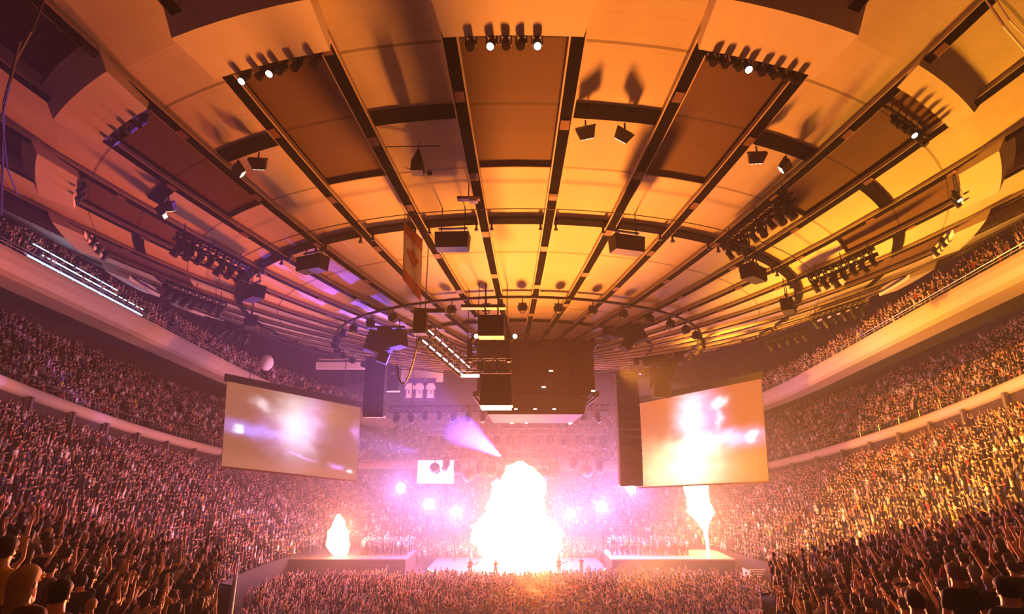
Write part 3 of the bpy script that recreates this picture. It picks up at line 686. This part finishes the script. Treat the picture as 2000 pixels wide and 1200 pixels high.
for i, px in enumerate(range(775, 1180, 28)):
    place('spot_on' if i in (9, 10, 11) else 'spot', at(px, 806, 12), random.uniform(-1, 1), ('lit' if i in (9, 10, 11) else 'dark')+' spotlight on the upper stage truss, %s from its left end' % ORD[i+1], 'spotlight', 'spotlights on the upper stage truss', random.uniform(1.3, 1.8))
# camera rig at the right
p = at(1300, 720, 2); m = MB()
for a, b in (((-2.6, 1.6), (2.2, 1.9)), ((-1.2, 1.6), (-1.4, -2.0)), ((.2, 1.7), (-.6, -1.6)), ((1.6, 1.8), (.2, -.8)), ((-.2, .2), (1.9, 1.2)), ((-1.4, -1.4), (.3, -.7))): truss(m, p+Vector((a[0], 0, a[1])), p+Vector((b[0], 0, b[1])), .45, r=.05)
b2 = MB(); b2.box(p+Vector((-1.4, 0, .9)), (1.8, 1, 1.5)); b2.box(p+Vector((-2.9, 0, 1.0)), (.5, .6, 1.4)); b2.box(p+Vector((-.6, 0, -1.6)), (1.7, 1, 2.6)); b2.box(p+Vector((1.3, 0, .9)), (.9, .8, .7))
c_ = MB(); c_.tube(p+Vector((-1.4, 0, 1.8)), (p.x-1.4, p.y, ceil_z(math.hypot(p.x, p.y))), .05, 5); c_.tube(p+Vector((1.4, 0, 1.8)), (p.x+1.4, p.y, ceil_z(math.hypot(p.x, p.y))), .05, 5)
thing_from('rigging_frame', 'tangled dark rigging frame above the right screen', 'rigging frame', [('frame', m, HAZE_TINT), ('motor', b2, HAZE_TINT), ('chain', c_, DARK)], p)
# jersey banners at the left
for i, px in enumerate((800, 819, 841)):
    p = at(px, 762, 30); e = empty('jersey_banner', p); tag(e, 'pale retired-jersey banner above the left of the stage, %s of three' % ['leftmost', 'middle', 'rightmost'][i], 'banner', 'jersey banners')
    m = MB(); m.box((0, 0, 0), (1.5, .05, 3.4)); adopt(m.build('cloth', mat('violet_cloth', (70, 50, 110), .8)), e)
    j = MB(); pts = [(-.5, -1.2), (.5, -1.2), (.42, .2), (.7, .0), (.72, .5), (.35, 1.0), (-.35, 1.0), (-.72, .5), (-.7, .0), (-.42, .2)]
    j.add([(x, -.04, z) for x, z in pts]+[(x, -.06, z) for x, z in pts], [tuple(range(10, 20))]+[(k, (k+1) % 10, 10+(k+1) % 10, 10+k) for k in range(10)]); adopt(j.build('jersey', WHITE), e)
    s_ = MB(); s_.box((0, -.08, -.15), (.4, .02, .12)); s_.box((0, -.08, -.5), (.4, .02, .12)); s_.box((.14 if i else -.14, -.08, -.33), (.12, .02, .4)); adopt(s_.build('number', mat('violet_cloth', (70, 50, 110))), e)
    r_ = MB(); r_.tube((-.8, 0, 1.75), (.8, 0, 1.75), .05, 5); adopt(r_.build('hanging_rod', BLACK), e)
m = MB(); p = at(815, 735, 31); m.box(p, (8, .4, 1.8)); m.box(p+Vector((.3, 0, 1.2)), (7.6, .3, .2)); tag(m.build('ventilation_duct', CREAM), 'boxy cream duct over the jersey banners', 'duct')
m = MB(); p = at(672, 715, 26); m.box(p, (8, .6, 1.0)); m.box(p+Vector((0, 0, .9)), (7.4, .4, .15)); tag(m.build('ventilation_duct', CREAM), 'boxy cream duct behind the top of the left screen', 'duct')
# hanging white sheets either side of the fire
for px, py, wd, hh, lab in ((851, 922, 4.9, 3.0, 'left of the fireball'), (1233, 925, 1.8, 3.4, 'beside the right screen')):
    p = at(px, py, 24); m = MB()
    n = 12; m.strip([[(p.x+wd*(i/n-.5), p.y+.06*math.sin(i*2.1), p.z+s*hh/2) for i in range(n+1)] for s in (-1, 1)]); m.strip([[(p.x+wd*(i/n-.5), p.y+.03+.06*math.sin(i*2.1), p.z+s*hh/2) for i in range(n+1)] for s in (-1, 1)])
    o = m.build('white_sheet', mat('sheet_cloth', (168, 158, 152), .8), None); tag(o, 'small pleated white sheet hung from the truss ' + lab, 'cloth')
# big white balloon-like lamp high on the left
p = at(521, 709, 20); m = MB(); m.sphere(p, .95, 16, 12, (.9, .9, 1.1)); e = empty('globe_lamp', p); tag(e, 'pale round globe lamp above the left screen', 'lamp'); local_fix(m.build('globe', WHITE, smooth=True), e); m = MB(); m.tube(p+Vector((0, 0, 1)), (p.x, p.y, ceil_z(math.hypot(p.x, p.y))), .04, 5); local_fix(m.build('hanging_cable', DARK), e)
# loose cable loop from the ladder truss
pa, pb = at(818, 660, -22), at(775, 712, -14); m = MB(); pts = [pa.lerp(pb, t)+Vector((0, 0, -1.9*math.sin(pi*t)**.8)) for t in np.linspace(0, 1, 16)]; m.path(pts, .05, 5); tag(m.build('power_cable', BLACK), 'thin dark cable looping down from the slanting truss', 'cable')

m = MB(); m.path([at(100, -40, -36), at(62, 60, -36), at(30, 120, -35), at(8, 200, -34), at(2, 420, -30)], .045, 5); m.path([at(70, -40, -36), at(40, 80, -36), at(4, 230, -34), at(14, 330, -32), at(34, 380, -30)], .03, 5)
tag(m.build('roof_cable', DARK), 'slack dark cables running down the left edge of the roof', 'cable')
m = MB(); m.path([at(1905, -30, -36), at(1960, 50, -36), at(2030, 130, -35)], .04, 5); m.path([at(1925, -30, -36), at(1972, 40, -36), at(2030, 100, -35)], .025, 5)
tag(m.build('roof_cable', CREAM2), 'pale cables crossing the top right corner under the roof', 'cable')
# railing in front of the left stand
def tedge(s, a, d, dz=0): return Vector((s*d*math.sin(R(a)), -50+d*math.cos(R(a)), 9.75+.15*(a-41)-.012*(d-8)+dz))
e = empty('barrier_wall', tedge(-1, 25.8, 24)); tag(e, 'low barrier wall with railing along the inner edge of the left terrace', 'barrier')
m = MB(); pts = [tedge(-1, 25.9, d) for d in np.linspace(14, 30.8, 14)]
m.strip([[p+Vector((0, 0, -.6)) for p in pts], [p+Vector((0, 0, .55)) for p in pts], [p+Vector((-.15, 0, .55)) for p in pts], [p+Vector((-.15, 0, -.6)) for p in pts]])
r_ = MB()
for z in (.8, 1.05, 1.3): r_.path([p+Vector((0, 0, z)) for p in pts], .03, 5)
for p in pts: r_.tube(p+Vector((0, 0, .5)), p+Vector((0, 0, 1.3)), .03, 5)
local_fix(m.build('panel', mat('barrier_grey', (120, 110, 112), .5)), e); local_fix(r_.build('railing', STEEL), e)

# ------------------------------------------------------------------ people
SKIN = [mat('skin_%d' % i, c, .55) for i, c in enumerate([(224, 176, 148), (200, 150, 120), (150, 104, 80), (104, 70, 54)])]
CLOTH = {n: mat('cloth_'+n, c, .85) for n, c in {'black': (26, 24, 28), 'white': (222, 218, 214), 'grey': (110, 108, 112), 'red': (150, 36, 34), 'navy': (34, 40, 74), 'brown': (92, 66, 48), 'yellow': (206, 168, 60), 'green': (52, 84, 58), 'denim': (60, 78, 110), 'maroon': (88, 30, 38), 'cream': (208, 190, 160), 'pink': (200, 130, 136)}.items()}
HAIRC = {n: mat('hair_'+n, c, .6) for n, c in {'black': (20, 16, 16), 'brown': (62, 42, 30), 'blond': (176, 140, 88), 'grey': (120, 114, 110)}.items()}
# joints at a height of 1.72, facing +y; arms by pose: elbow, wrist for each side
POSES = {
 'with both arms raised': [((-.34, .06, 1.62), (-.24, .10, 1.88)), ((.34, .06, 1.62), (.26, .12, 1.90))],
 'with one arm raised': [((-.26, -.02, 1.14), (-.24, .14, .92)), ((.32, .08, 1.60), (.24, .14, 1.86))],
 'clapping hands at the chest': [((-.29, .10, 1.15), (-.06, .34, 1.28)), ((.29, .10, 1.15), (.06, .34, 1.28))],
 'standing with arms down': [((-.27, -.02, 1.13), (-.27, .06, .88)), ((.27, -.02, 1.13), (.27, .06, .88))],
 'holding up a phone': [((-.27, .0, 1.13), (-.25, .10, .88)), ((.22, .22, 1.36), (.10, .38, 1.60))],
 'leaning forward with elbows bent': [((-.30, .0, 1.16), (-.20, .25, 1.12)), ((.30, .0, 1.16), (.20, .25, 1.12))],
}
def skin_mesh(verts, edges, name, sub=1, extra=None):
    me = bpy.data.meshes.new('tmp'); me.from_pydata([v[:3] for v in verts], edges, []); o = bpy.data.objects.new('tmp', me); COL.objects.link(o)
    sk = o.modifiers.new('s', 'SKIN'); me.skin_vertices[0].data[0].use_root = True
    for i, v in enumerate(verts):
        r = v[3]; me.skin_vertices[0].data[i].radius = r if isinstance(r, tuple) else (r, r)
    sk.use_smooth_shade = True
    if sub: ss = o.modifiers.new('u', 'SUBSURF'); ss.levels = sub; ss.render_levels = sub
    dg = bpy.context.evaluated_depsgraph_get(); dg.update(); ev = o.evaluated_get(dg)
    out = bpy.data.meshes.new_from_object(ev); out.name = name
    bpy.data.objects.remove(o); bpy.data.meshes.remove(me)
    if extra and extra.v:
        bm = bmesh.new(); bm.from_mesh(out); m2 = bpy.data.meshes.new('t2'); m2.from_pydata(extra.v, [], extra.f); bm.from_mesh(m2); bm.to_mesh(out); bm.free(); bpy.data.meshes.remove(m2)
        out.polygons.foreach_set('use_smooth', [True]*len(out.polygons))
    return out
def person_meshes(pose):
    (le, lw), (re, rw) = POSES[pose] if isinstance(pose, str) else pose
    V = [(0, 0, .95, (.13, .10))]; E = []
    def add(p, i, r): V.append((*p, r)); E.append((i, len(V)-1)); return len(V)-1
    s = add((0, -.01, 1.12, )[:3], 0, (.12, .09)); ch = add((0, 0, 1.33), s, (.15, .105)); nk = add((0, .0, 1.47), ch, .055); hd = add((0, .02, 1.57), nk, (.075, .085)); ht = add((0, .02, 1.66), hd, (.078, .092))
    ft = []
    for sx in (-1, 1):
        h = add((sx*.09, 0, .88), 0, .085); k = add((sx*.11, .02, .48), h, .058); an = add((sx*.12, -.01, .09), k, .038); t = add((sx*.13, .14, .04), an, (.04, .03)); ft.append(t)
    ex = MB()
    for sx, el, wr in ((-1, le, lw), (1, re, rw)):
        sh = add((sx*.17, 0, 1.39), ch, .055); e = add(el, sh, .042); w_ = add(wr, e, .028)
        d = (Vector(wr)-Vector(el)).normalized(); hp = Vector(wr)+d*.08; add(tuple(hp), w_, (.042, .02))
        sd = d.cross(Vector((0, 1, 0)));
        if sd.length < .1: sd = Vector((1, 0, 0))
        sd.normalize(); nn = sd.cross(d)
        for k in range(4):
            b = hp+sd*(k-1.5)*.02; L = (.07, .08, .075, .058)[k]; m_ = b+d*L*.6; ex.tube(b-d*.01, m_, .0095, 5, .009); ex.tube(m_, m_+(d*.8+nn*.5).normalized()*L*.5, .009, 5, .007)
        b = Vector(wr)+d*.03+sd*-.03*sx; ex.tube(b, b+(d*.6-sd*sx*.8).normalized()*.06, .011, 5, .008)
    ex.add([(0, .115, 1.60), (-.016, .105, 1.555), (.016, .105, 1.555), (0, .135, 1.56), (0, .10, 1.545)], [(0, 1, 3), (0, 3, 2), (1, 4, 3), (3, 4, 2)])
    for sx in (-1, 1): ex.sphere((sx*.082, .02, 1.585), .028, 6, 4, (.4, .8, 1.1)); ex.sphere((sx*.032, .103, 1.605), .011, 6, 4)
    ex.box((0, .106, 1.525), (.045, .012, .01))
    body = skin_mesh(V, E, 'person_body', 1, ex)
    G = 1.18; V2 = [(0, 0, .86, (.145, .115))]; E2 = []
    def add2(p, i, r): V2.append((*p, r)); E2.append((i, len(V2)-1)); return len(V2)-1
    s = add2((0, -.01, 1.12), 0, (.14, .11)); ch = add2((0, 0, 1.33), s, (.17, .125)); add2((0, 0, 1.45), ch, .075)
    for sx, el, wr in ((-1, le, lw), (1, re, rw)):
        sh = add2((sx*.18, 0, 1.385), ch, .075); add2(tuple(Vector((sx*.17, 0, 1.39)).lerp(Vector(el), .75)), sh, .06)
    shirt = skin_mesh(V2, E2, 'person_shirt', 1)
    V3 = [(0, 0, .93, (.14, .115))]; E3 = []
    for sx in (-1, 1):
        i = len(V3); V3 += [(sx*.09, 0, .84, .10), (sx*.11, .02, .48, .075), (sx*.12, -.01, .12, .065)]; E3 += [(0, i), (i, i+1), (i+1, i+2)]
    trs = skin_mesh(V3, E3, 'person_trousers', 1)
    return body, shirt, trs
def hair_mesh(long):
    m = MB(); nu, nv = 14, 9; rings = []
    for i in range(nv+1):
        f = i/nv; ring_ = []
        for j in range(nu):
            a = 2*pi*j/nu; fr = math.sin(a)
            tm = (.40 if fr > .5 else .40+.34*min(1, (.5-fr)/.7))*pi; t = .02+tm*f
            rr = .098*math.sin(min(t, pi*.6)); z = 1.625+.1*math.cos(t)*1.12; y = .016+rr*fr*1.1
            if long and fr < .45 and t > pi*.5: d = (t-pi*.5)/(pi*.24); z -= d*.17; rr *= 1-.12*d; y = .0+rr*fr
            ring_.append((rr*math.cos(a)*.95, y, z))
        rings.append(ring_)
    m.strip(rings, 0, True); return m
HM = {}
for k in (0, 1):
    o = hair_mesh(k).build('hair', HAIRC['black'], smooth=True); HM[k] = o.data; bpy.data.objects.remove(o)
PM = {p: person_meshes(p) for p in POSES}
def set_mat(o, m):
    if not o.data.materials: o.data.materials.append(m)
    o.material_slots[0].link = 'OBJECT'; o.material_slots[0].material = m
PPROTO = {}
for p, (bo, sh, tr) in PM.items():
    for hk in (0, 1):
        e = empty('person'); 
        for nm, me in (('body', bo), ('shirt', sh), ('trousers', tr), ('hair', HM[hk])):
            if not me.materials: me.materials.append(CLOTH['black'])
            adopt(bpy.data.objects.new(nm, me), e); COL.objects.link(kids(e)[-1])
        PPROTO[p, hk] = [e, False]
def person(loc, rz, h, pose, shirt, hair, skin, long, label, group, lower='black'):
    pr = PPROTO[pose, long]
    o = clone(pr[0]) if pr[1] else pr[0]; pr[1] = True
    o.location = loc; o.rotation_euler = (0, 0, rz); o.scale = (h/1.72,)*3
    b, s, t, hh = kids(o); set_mat(b, SKIN[skin]); set_mat(s, CLOTH[shirt]); set_mat(t, CLOTH[lower]); set_mat(hh, HAIRC[hair])
    tag(o, label, 'person', group); return o

# low-detail bodies for the far crowd, as arrays
def low_person(pose):
    m = MB(); (le, lw), (re, rw) = POSES[pose]
    def loft(rs, mi, n=6): m.strip([[(cx+rx*math.cos(2*pi*j/n), cy+ry*math.sin(2*pi*j/n), z) for j in range(n)] for (z, rx, ry, cx, cy) in rs], mi, True)
    loft([(0, .13, .09, 0, 0), (.5, .15, .1, 0, .01), (.92, .17, .12, 0, 0)], 2)
    loft([(.86, .16, .12, 0, 0), (1.15, .155, .11, 0, 0), (1.38, .21, .12, 0, 0), (1.47, .07, .06, 0, 0)], 1)
    loft([(1.44, .05, .05, 0, .01), (1.52, .075, .085, 0, .03), (1.62, .085, .10, 0, .025), (1.68, .07, .08, 0, .02)], 0)
    loft([(1.58, .088, .06, 0, -.035), (1.66, .092, .10, 0, .0), (1.735, .05, .06, 0, 0), (1.75, .01, .01, 0, 0)], 3)
    for sx, el, wr in ((-1, le, lw), (1, re, rw)):
        sh = Vector((sx*.19, 0, 1.38)); el = Vector(el); wr = Vector(wr)
        m.tube(sh, sh.lerp(el, .6), .06, 4, .055, mi=1); m.tube(sh.lerp(el, .55), el, .045, 4, .04, mi=0); m.tube(el, wr+(wr-el).normalized()*.14, .04, 4, .035, mi=0)
    V = np.array([tuple(v) for v in m.v]); part = np.zeros(len(V), int)
    quads = [f for f in m.f]
    for f, mi in zip(m.f, m.m):
        for i in f: part[i] = mi
    tri = [f for f in quads if len(f) == 4]
    return V, np.array(tri), part
LOWP = {p: low_person(p) for p in POSES}
PN = list(POSES)
shirtC = {n: np.array(lin(c)) for n, c in {'black': (30, 26, 30), 'white': (222, 218, 214), 'grey': (118, 112, 116), 'red': (150, 40, 36), 'navy': (40, 44, 78), 'brown': (100, 72, 54), 'yellow': (206, 168, 60), 'green': (56, 86, 60), 'denim': (64, 80, 112), 'maroon': (92, 34, 40), 'cream': (208, 190, 160), 'pink': (200, 130, 136)}.items()}
SN = list(shirtC); SW = np.array([.62, .1, .13, .07, .09, .05, .02, .03, .06, .04, .05, .02]); SW /= SW.sum()
skinC = [np.array(lin(c)) for c in [(228, 182, 154), (204, 156, 126), (150, 104, 80), (104, 70, 54)]]
hairC = [np.array(lin(c)) for c in [(20, 16, 16), (62, 42, 30), (176, 140, 88), (120, 114, 110)]]; HN = ['black', 'brown', 'blond', 'grey']

def inview(x, y, z, mx=40):
    dx, dy, dz = x-CAMP.x, y-CAMP.y, z-CAMP.z; c, s = math.cos(PITCH), math.sin(PITCH)
    Z = dy*c+dz*s
    if Z < 2.2: return None
    px = CXP+FPX*dx/Z; py = 600-FPX*(-dy*s+dz*c)/Z
    if -mx < px < 2000+mx and -mx < py < 1200+mx+1800/Z: return Z
    return None
PL = []     # x, y, z, zone
def rows(rws, depth, zone, y0=-48):
    for ri, L in enumerate(rws):
        n = int(2*pi*L*1.15/.56); off = (ri % 2)*.5
        for i in range(n):
            th = -pi+2*pi*(i+off+RNG.uniform(-.2, .2))/n
            x, y = ept(L+depth*.5, th)
            if abs((th*18/pi+.5) % 1-.5) < .045*34/L: continue     # aisles
            if RNG.random() < .07 or y < y0: continue
            if math.hypot(x, y+50) < 5.5: continue
            z = bowl_z(L, *ept(L, th))
            if inview(x, y, z+1.2, 150): PL.append((x, y, z, zone))
rows(ROWL, .82, 0); rows(ROWU, .8, 1)
for s, cv in ((-1, CVL), (1, CVR)):
    for k, (dx, dz) in enumerate(((.85, 1.2), (1.75, 2.0), (2.65, 2.8), (3.55, 3.6), (4.5, 4.4))):
        for y in np.arange(-20, 60, .62):
            if RNG.random() < (.5 if k == 0 else .22): continue
            yy = y+RNG.uniform(-.15, .15); x = cv(yy)+s*dx
            if inview(x, yy, zb(s, yy)+dz+1): PL.append((x, yy, zb(s, yy)+dz, 2))
for y in np.arange(-6, 11.4, .62):            # the floor, up to the stage
    for x in np.arange(-24.5, 24.5, .56):
        if Lof(x, y) > 26.4 or (x < -22 and y < 2.5): continue
        xx, yy = x+RNG.uniform(-.2, .2), y+RNG.uniform(-.2, .2)
        if 24.8 < xx and 11 < yy: continue
        if RNG.random() < .04: continue
        if inview(xx, yy, 1.2): PL.append((xx, yy, 0, 3))
for y in np.arange(11.4, 15.9, .62):
    for x in np.arange(-24, 24, .56):
        xx, yy = x+RNG.uniform(-.2, .2), y+RNG.uniform(-.2, .2)
        if ((xx+.2)/11.2)**2+((yy-18.5)/7)**2 < 1.02 or abs(xx) > 21: continue
        if (-14 < xx < -9) and RNG.random() < .9: continue
        if yy > 13.2: continue
        if Lof(xx, yy) < 26.4: PL.append((xx, yy, 0, 3))
for y in np.arange(26, 42, .7):
    for x in np.arange(-26, 26, .62):
        if Lof(x, y) > 26.6: continue
        PL.append((x+RNG.uniform(-.2, .2), y+RNG.uniform(-.2, .2), 0, 4))
for y in np.arange(19.2, 22.6, .7):
    for x in list(np.arange(-29, -25, .6))+list(np.arange(-19, -13.5, .6))+list(np.arange(11.5, 21, .6)): PL.append((x+RNG.uniform(-.2, .2), y, 2.12, 4))
# corner terraces near the camera
def terr_z(az, d): return 9.75+.15*(az-41)-.012*(d-8)
def terrace(s, a0, a1):
    m = MB(); azs = np.linspace(a0, 62, 24); rw = np.arange(11.1, 30.1, .85)
    rings = []
    for d in rw:
        for dd in (d, d+.85): rings.append([(s*dd*math.sin(R(a)), -50+dd*math.cos(R(a)), terr_z(a, d)) for a in azs])
    m.strip(rings); struct(m.build('trim_%d' % (46 if s < 0 else 48), SEATD))
    m = MB(); m.strip([[(s*d*math.sin(R(a0)), -50+d*math.cos(R(a0)), z+terr_z(a0, d)*k) for d in rw] for z, k in ((0, 0), (.9, 1))])
    m.strip([[(s*31*math.sin(R(a)), -50+31*math.cos(R(a)), z+terr_z(a, 31)*k) for a in azs] for z, k in ((0, 0), (.05, 1))])
    struct(m.build('trim_%d' % (47 if s < 0 else 49), mat('terrace_wall', (58, 50, 54), .8)))
    for ri, d in enumerate(rw[2:]):
        n = int(R(52-a0)*d/.54)
        for k in range(n):
            if abs(((k+.5)/n*3+.2) % 1-.5) < .03 or RNG.random() < .06: continue
            a = a0+1.2+(51-a0)*(k+RNG.uniform(.25, .75))/n; dd = d+.4+RNG.uniform(-.12, .12)
            x, y = s*dd*math.sin(R(a)), -50+dd*math.cos(R(a)); z = terr_z(a, d)
            if dd < 10.2 and k % 2: continue
            if inview(x, y, z+1.5, 120): TER[(len(PL))] = (ri+1, k/n); PL.append((x, y, z, 5))
TER = {}
terrace(-1, 26, 0); terrace(1, 22.5, 0)
def in_terr(x, y):
    d = math.hypot(x, y+50); a = math.degrees(math.atan2(abs(x), y+50)); return d < 31.8 and a > (25.5 if x < 0 else 22)
PL = np.array(PL); dist = np.hypot(np.hypot(PL[:, 0], PL[:, 1]+50), PL[:, 2]-11.5); order = np.argsort(dist); BAD = np.array([p[3] == 0 and in_terr(p[0], p[1]) for p in PL])
NEAR = set([int(q) for q in order if not BAD[q]][:286])
print('people', len(PL), 'nearest', dist[order[0]], dist[order[285]])
SEEN = set(); POSN = ['inner end', 'near inner end', 'middle', 'near outer end', 'outer end']
PSHORT = {'with both arms raised': 'arms raised', 'with one arm raised': 'one arm raised', 'clapping hands at the chest': 'clapping', 'standing with arms down': 'arms down', 'holding up a phone': 'phone up', 'leaning forward with elbows bent': 'elbows bent'}
def crowd():
    VV = []; FF = []; CC = []; nv = 0
    pi_ = RNG.choice(len(PN), len(PL), p=[.09, .13, .26, .28, .1, .14]); si = RNG.choice(len(SN), len(PL), p=SW); sk = RNG.choice(4, len(PL), p=[.5, .28, .12, .1]); hi = RNG.choice(4, len(PL), p=[.45, .35, .15, .05])
    hs = RNG.uniform(1.58, 1.86, len(PL)); ja = RNG.normal(0, .25, len(PL)); lo = RNG.integers(0, 2, len(PL))
    for i, (x, y, z, zone) in enumerate(PL):
        if BAD[i]: continue
        rz = math.atan2(18-y, 0-x)-pi/2+ja[i]
        if i in NEAR:
            rw = 'left' if x < 0 else 'right'
            rn, fr = TER[i] if i in TER else (max(1, int((Lof(x, y)-27.3)/.82)+1), 0)
            for tries in range(60):
                lab = '%s-topped person, %s %s hair, %s, %s row %s, %s %s' % (SN[si[i]], 'long' if lo[i] else 'short', HN[hi[i]], PSHORT[PN[pi_[i]]], ORD[rn] if rn > 1 else 'nearest', POSN[min(4, int(fr*5))], rw, 'terrace' if i in TER else 'stand')
                if lab not in SEEN: break
                if tries % 2: lo[i] = 1-lo[i]; hi[i] = RNG.choice(4, p=[.45, .35, .15, .05])
                else: si[i] = RNG.choice(len(SN), p=SW); pi_[i] = RNG.choice(len(PN), p=[.09, .13, .26, .28, .1, .14])
            SEEN.add(lab)
            person((x, y, z), rz, hs[i], PN[pi_[i]], SN[si[i]], HN[hi[i]], int(sk[i]), int(lo[i]), lab, 'standing audience in the nearest %s rows' % rw, 'denim' if si[i] % 3 else 'black')
            continue
        V, F, P = LOWP[PN[pi_[i]]]; s = hs[i]/1.72; c, sn = math.cos(rz)*s, math.sin(rz)*s
        W = np.empty_like(V); W[:, 0] = V[:, 0]*c-V[:, 1]*sn+x; W[:, 1] = V[:, 0]*sn+V[:, 1]*c+y; W[:, 2] = V[:, 2]*s+z
        pal = np.array([skinC[sk[i]], shirtC[SN[si[i]]], shirtC['navy' if si[i] % 2 else 'black'], hairC[hi[i]]])
        VV.append(W); FF.append(F+nv); CC.append(pal[P]); nv += len(V)
    V = np.concatenate(VV); F = np.concatenate(FF); C = np.concatenate(CC)
    me = bpy.data.meshes.new('crowd'); me.vertices.add(len(V)); me.vertices.foreach_set('co', V.astype(np.float32).ravel())
    me.loops.add(F.size); me.loops.foreach_set('vertex_index', F.astype(np.int32).ravel())
    me.polygons.add(len(F)); me.polygons.foreach_set('loop_start', np.arange(0, F.size, 4, dtype=np.int32))
    me.polygons.foreach_set('use_smooth', np.ones(len(F), bool)); me.update()
    at_ = me.color_attributes.new('own_colour', 'FLOAT_COLOR', 'POINT'); at_.data.foreach_set('color', np.concatenate([C, np.ones((len(C), 1))], 1).astype(np.float32).ravel())
    m = bpy.data.materials.new('crowd_people'); m.use_nodes = True; nt = m.node_tree; a = nt.nodes.new('ShaderNodeAttribute'); a.attribute_name = 'own_colour'; nt.links.new(a.outputs['Color'], nt.nodes['Principled BSDF'].inputs['Base Color']); nt.nodes['Principled BSDF'].inputs['Roughness'].default_value = .7
    me.materials.append(m); o = bpy.data.objects.new('crowd', me); COL.objects.link(o)
    tag(o, 'dense standing concert crowd filling the floor, stands, upper tier and high bridges', 'crowd', None, 'stuff')
crowd()
# near spectators on the low risers at the two bottom corners
NEARP = [(42, 1146, 6.0, 'large dark figure with long blond hair at the bottom left corner', 'brown', 'blond', 1, 'standing with arms down'),
 (112, 1168, 7.0, 'dark spectator seen from behind just right of the large blond figure', 'black', 'black', 0, 'standing with arms down'),
 (4, 1082, 7.2, 'spectator in yellow cut off by the left edge behind the blond figure', 'yellow', 'brown', 0, 'clapping hands at the chest'),
 (1869, 1126, 9.2, 'tall broad figure in black standing out of the crowd at the lower right', 'black', 'grey', 0, 'standing with arms down'),
 (1968, 1158, 8.0, 'dark spectator near the bottom right corner with arms bent', 'navy', 'black', 0, 'leaning forward with elbows bent'),
 (1790, 1180, 8.4, 'dark spectator low in the frame left of the tall black figure', 'black', 'brown', 0, 'standing with arms down')]
for i, (px, py, d, lab, sh, hc, lg, pose) in enumerate(NEARP):
    v = ray(px, py); h = CAMP+v*(d/v.length); z = h.z-1.58
    person((h.x, h.y, z), math.atan2(18-h.y, -h.x)-pi/2, 1.72, pose, sh, hc, i % 2, lg, lab, None, 'black')
    b = MB(); b.box((h.x, h.y, z-.3), (.75, .75, .6)); b.box((h.x, h.y, z-1.9), (.5, .5, 2.6)); o = b.build('riser_step', mat('riser_black', (24, 20, 20)))
    tag(o, 'black riser step carrying the '+lab.split(' cut')[0].split(' at the')[0].split(' seen')[0].split(' standing out')[0].split(' near the')[0].split(' low in')[0]+[' of the left corner', ' beside it', ' behind it', ' lower right', ' far right corner', ' by the tall figure'][i], 'riser')

# performers on the thrust
def guitar(p, rz, lab):
    e = empty('electric_guitar', p); e.rotation_euler = (0, 0, rz); tag(e, lab, 'guitar')
    q = Matrix.Rotation(R(60), 3, 'Y'); m = MB()
    m.sphere((-.1, 0, -.05), .19, 12, 8, (1, .25, .9)); m.sphere((.1, 0, .02), .14, 12, 8, (1, .25, .9)); adopt(m.build('guitar_body', CLOTH['maroon'], smooth=True), e)
    n = MB(); n.box((.45, -.02, .2), (.75, .03, .06), Matrix.Rotation(R(-20), 3, 'Y')); n.box((.85, -.02, .35), (.18, .03, .1), Matrix.Rotation(R(-20), 3, 'Y')); adopt(n.build('neck', CLOTH['brown']), e)
for px, py, lab, pose, g in ((918, 1118, 'performer in dark clothes striding with a guitar left of the fireball', 'leaning forward with elbows bent', 1), (1092, 1116, 'performer bent over a guitar just right of the fireball', 'leaning forward with elbows bent', 1), (1136, 1114, 'performer standing upright at the right end of the stage front', 'standing with arms down', 0), (968, 1120, 'performer crouched low near the left foot of the fireball', 'clapping hands at the chest', 0)):
    d = ray(px, py+9); t = (.9-13)/d.z; p = CAMP+d*t
    person((p.x, p.y, .9), pi+random.uniform(-.4, .4), 1.8, pose, 'black', 'black', 1, 1, lab, None, 'black')
    if g: guitar(p+Vector((0, -.3, 1.1)), 0, 'electric guitar held by the performer %s of the fireball' % ('left' if px < 1000 else 'right'))

# ------------------------------------------------------------------ haze
def haze(name, obj_mb, dens, col, lab, an=.35, dome=None):
    o = obj_mb.build(name, [], smooth=False)
    bm = bmesh.new(); bm.from_mesh(o.data); bmesh.ops.remove_doubles(bm, verts=bm.verts, dist=1e-4); bmesh.ops.recalc_face_normals(bm, faces=bm.faces); bm.to_mesh(o.data); bm.free()
    mt = bpy.data.materials.new(name); mt.use_nodes = True; nt = mt.node_tree; nt.nodes.clear()
    s = nt.nodes.new('ShaderNodeVolumeScatter'); s.inputs['Color'].default_value = (*col, 1); s.inputs['Density'].default_value = dens; s.inputs['Anisotropy'].default_value = an
    ou = nt.nodes.new('ShaderNodeOutputMaterial'); nt.links.new(s.outputs[0], ou.inputs['Volume'])
    o.data.materials.append(mt); tag(o, lab, 'haze', None, 'stuff')
m = MB(); m.box((0, 10, 22), (128, 150, 46)); haze('hall_haze', m, .0013, (1, .86, .8), 'thin smoky haze filling the whole hall')
m = MB(); m.sphere((0, 28, 9), 1, 40, 24, (46, 25, 17)); haze('stage_smoke', m, .0095, (1, .88, .82), 'thicker glowing smoke hanging round the stage and the fire')
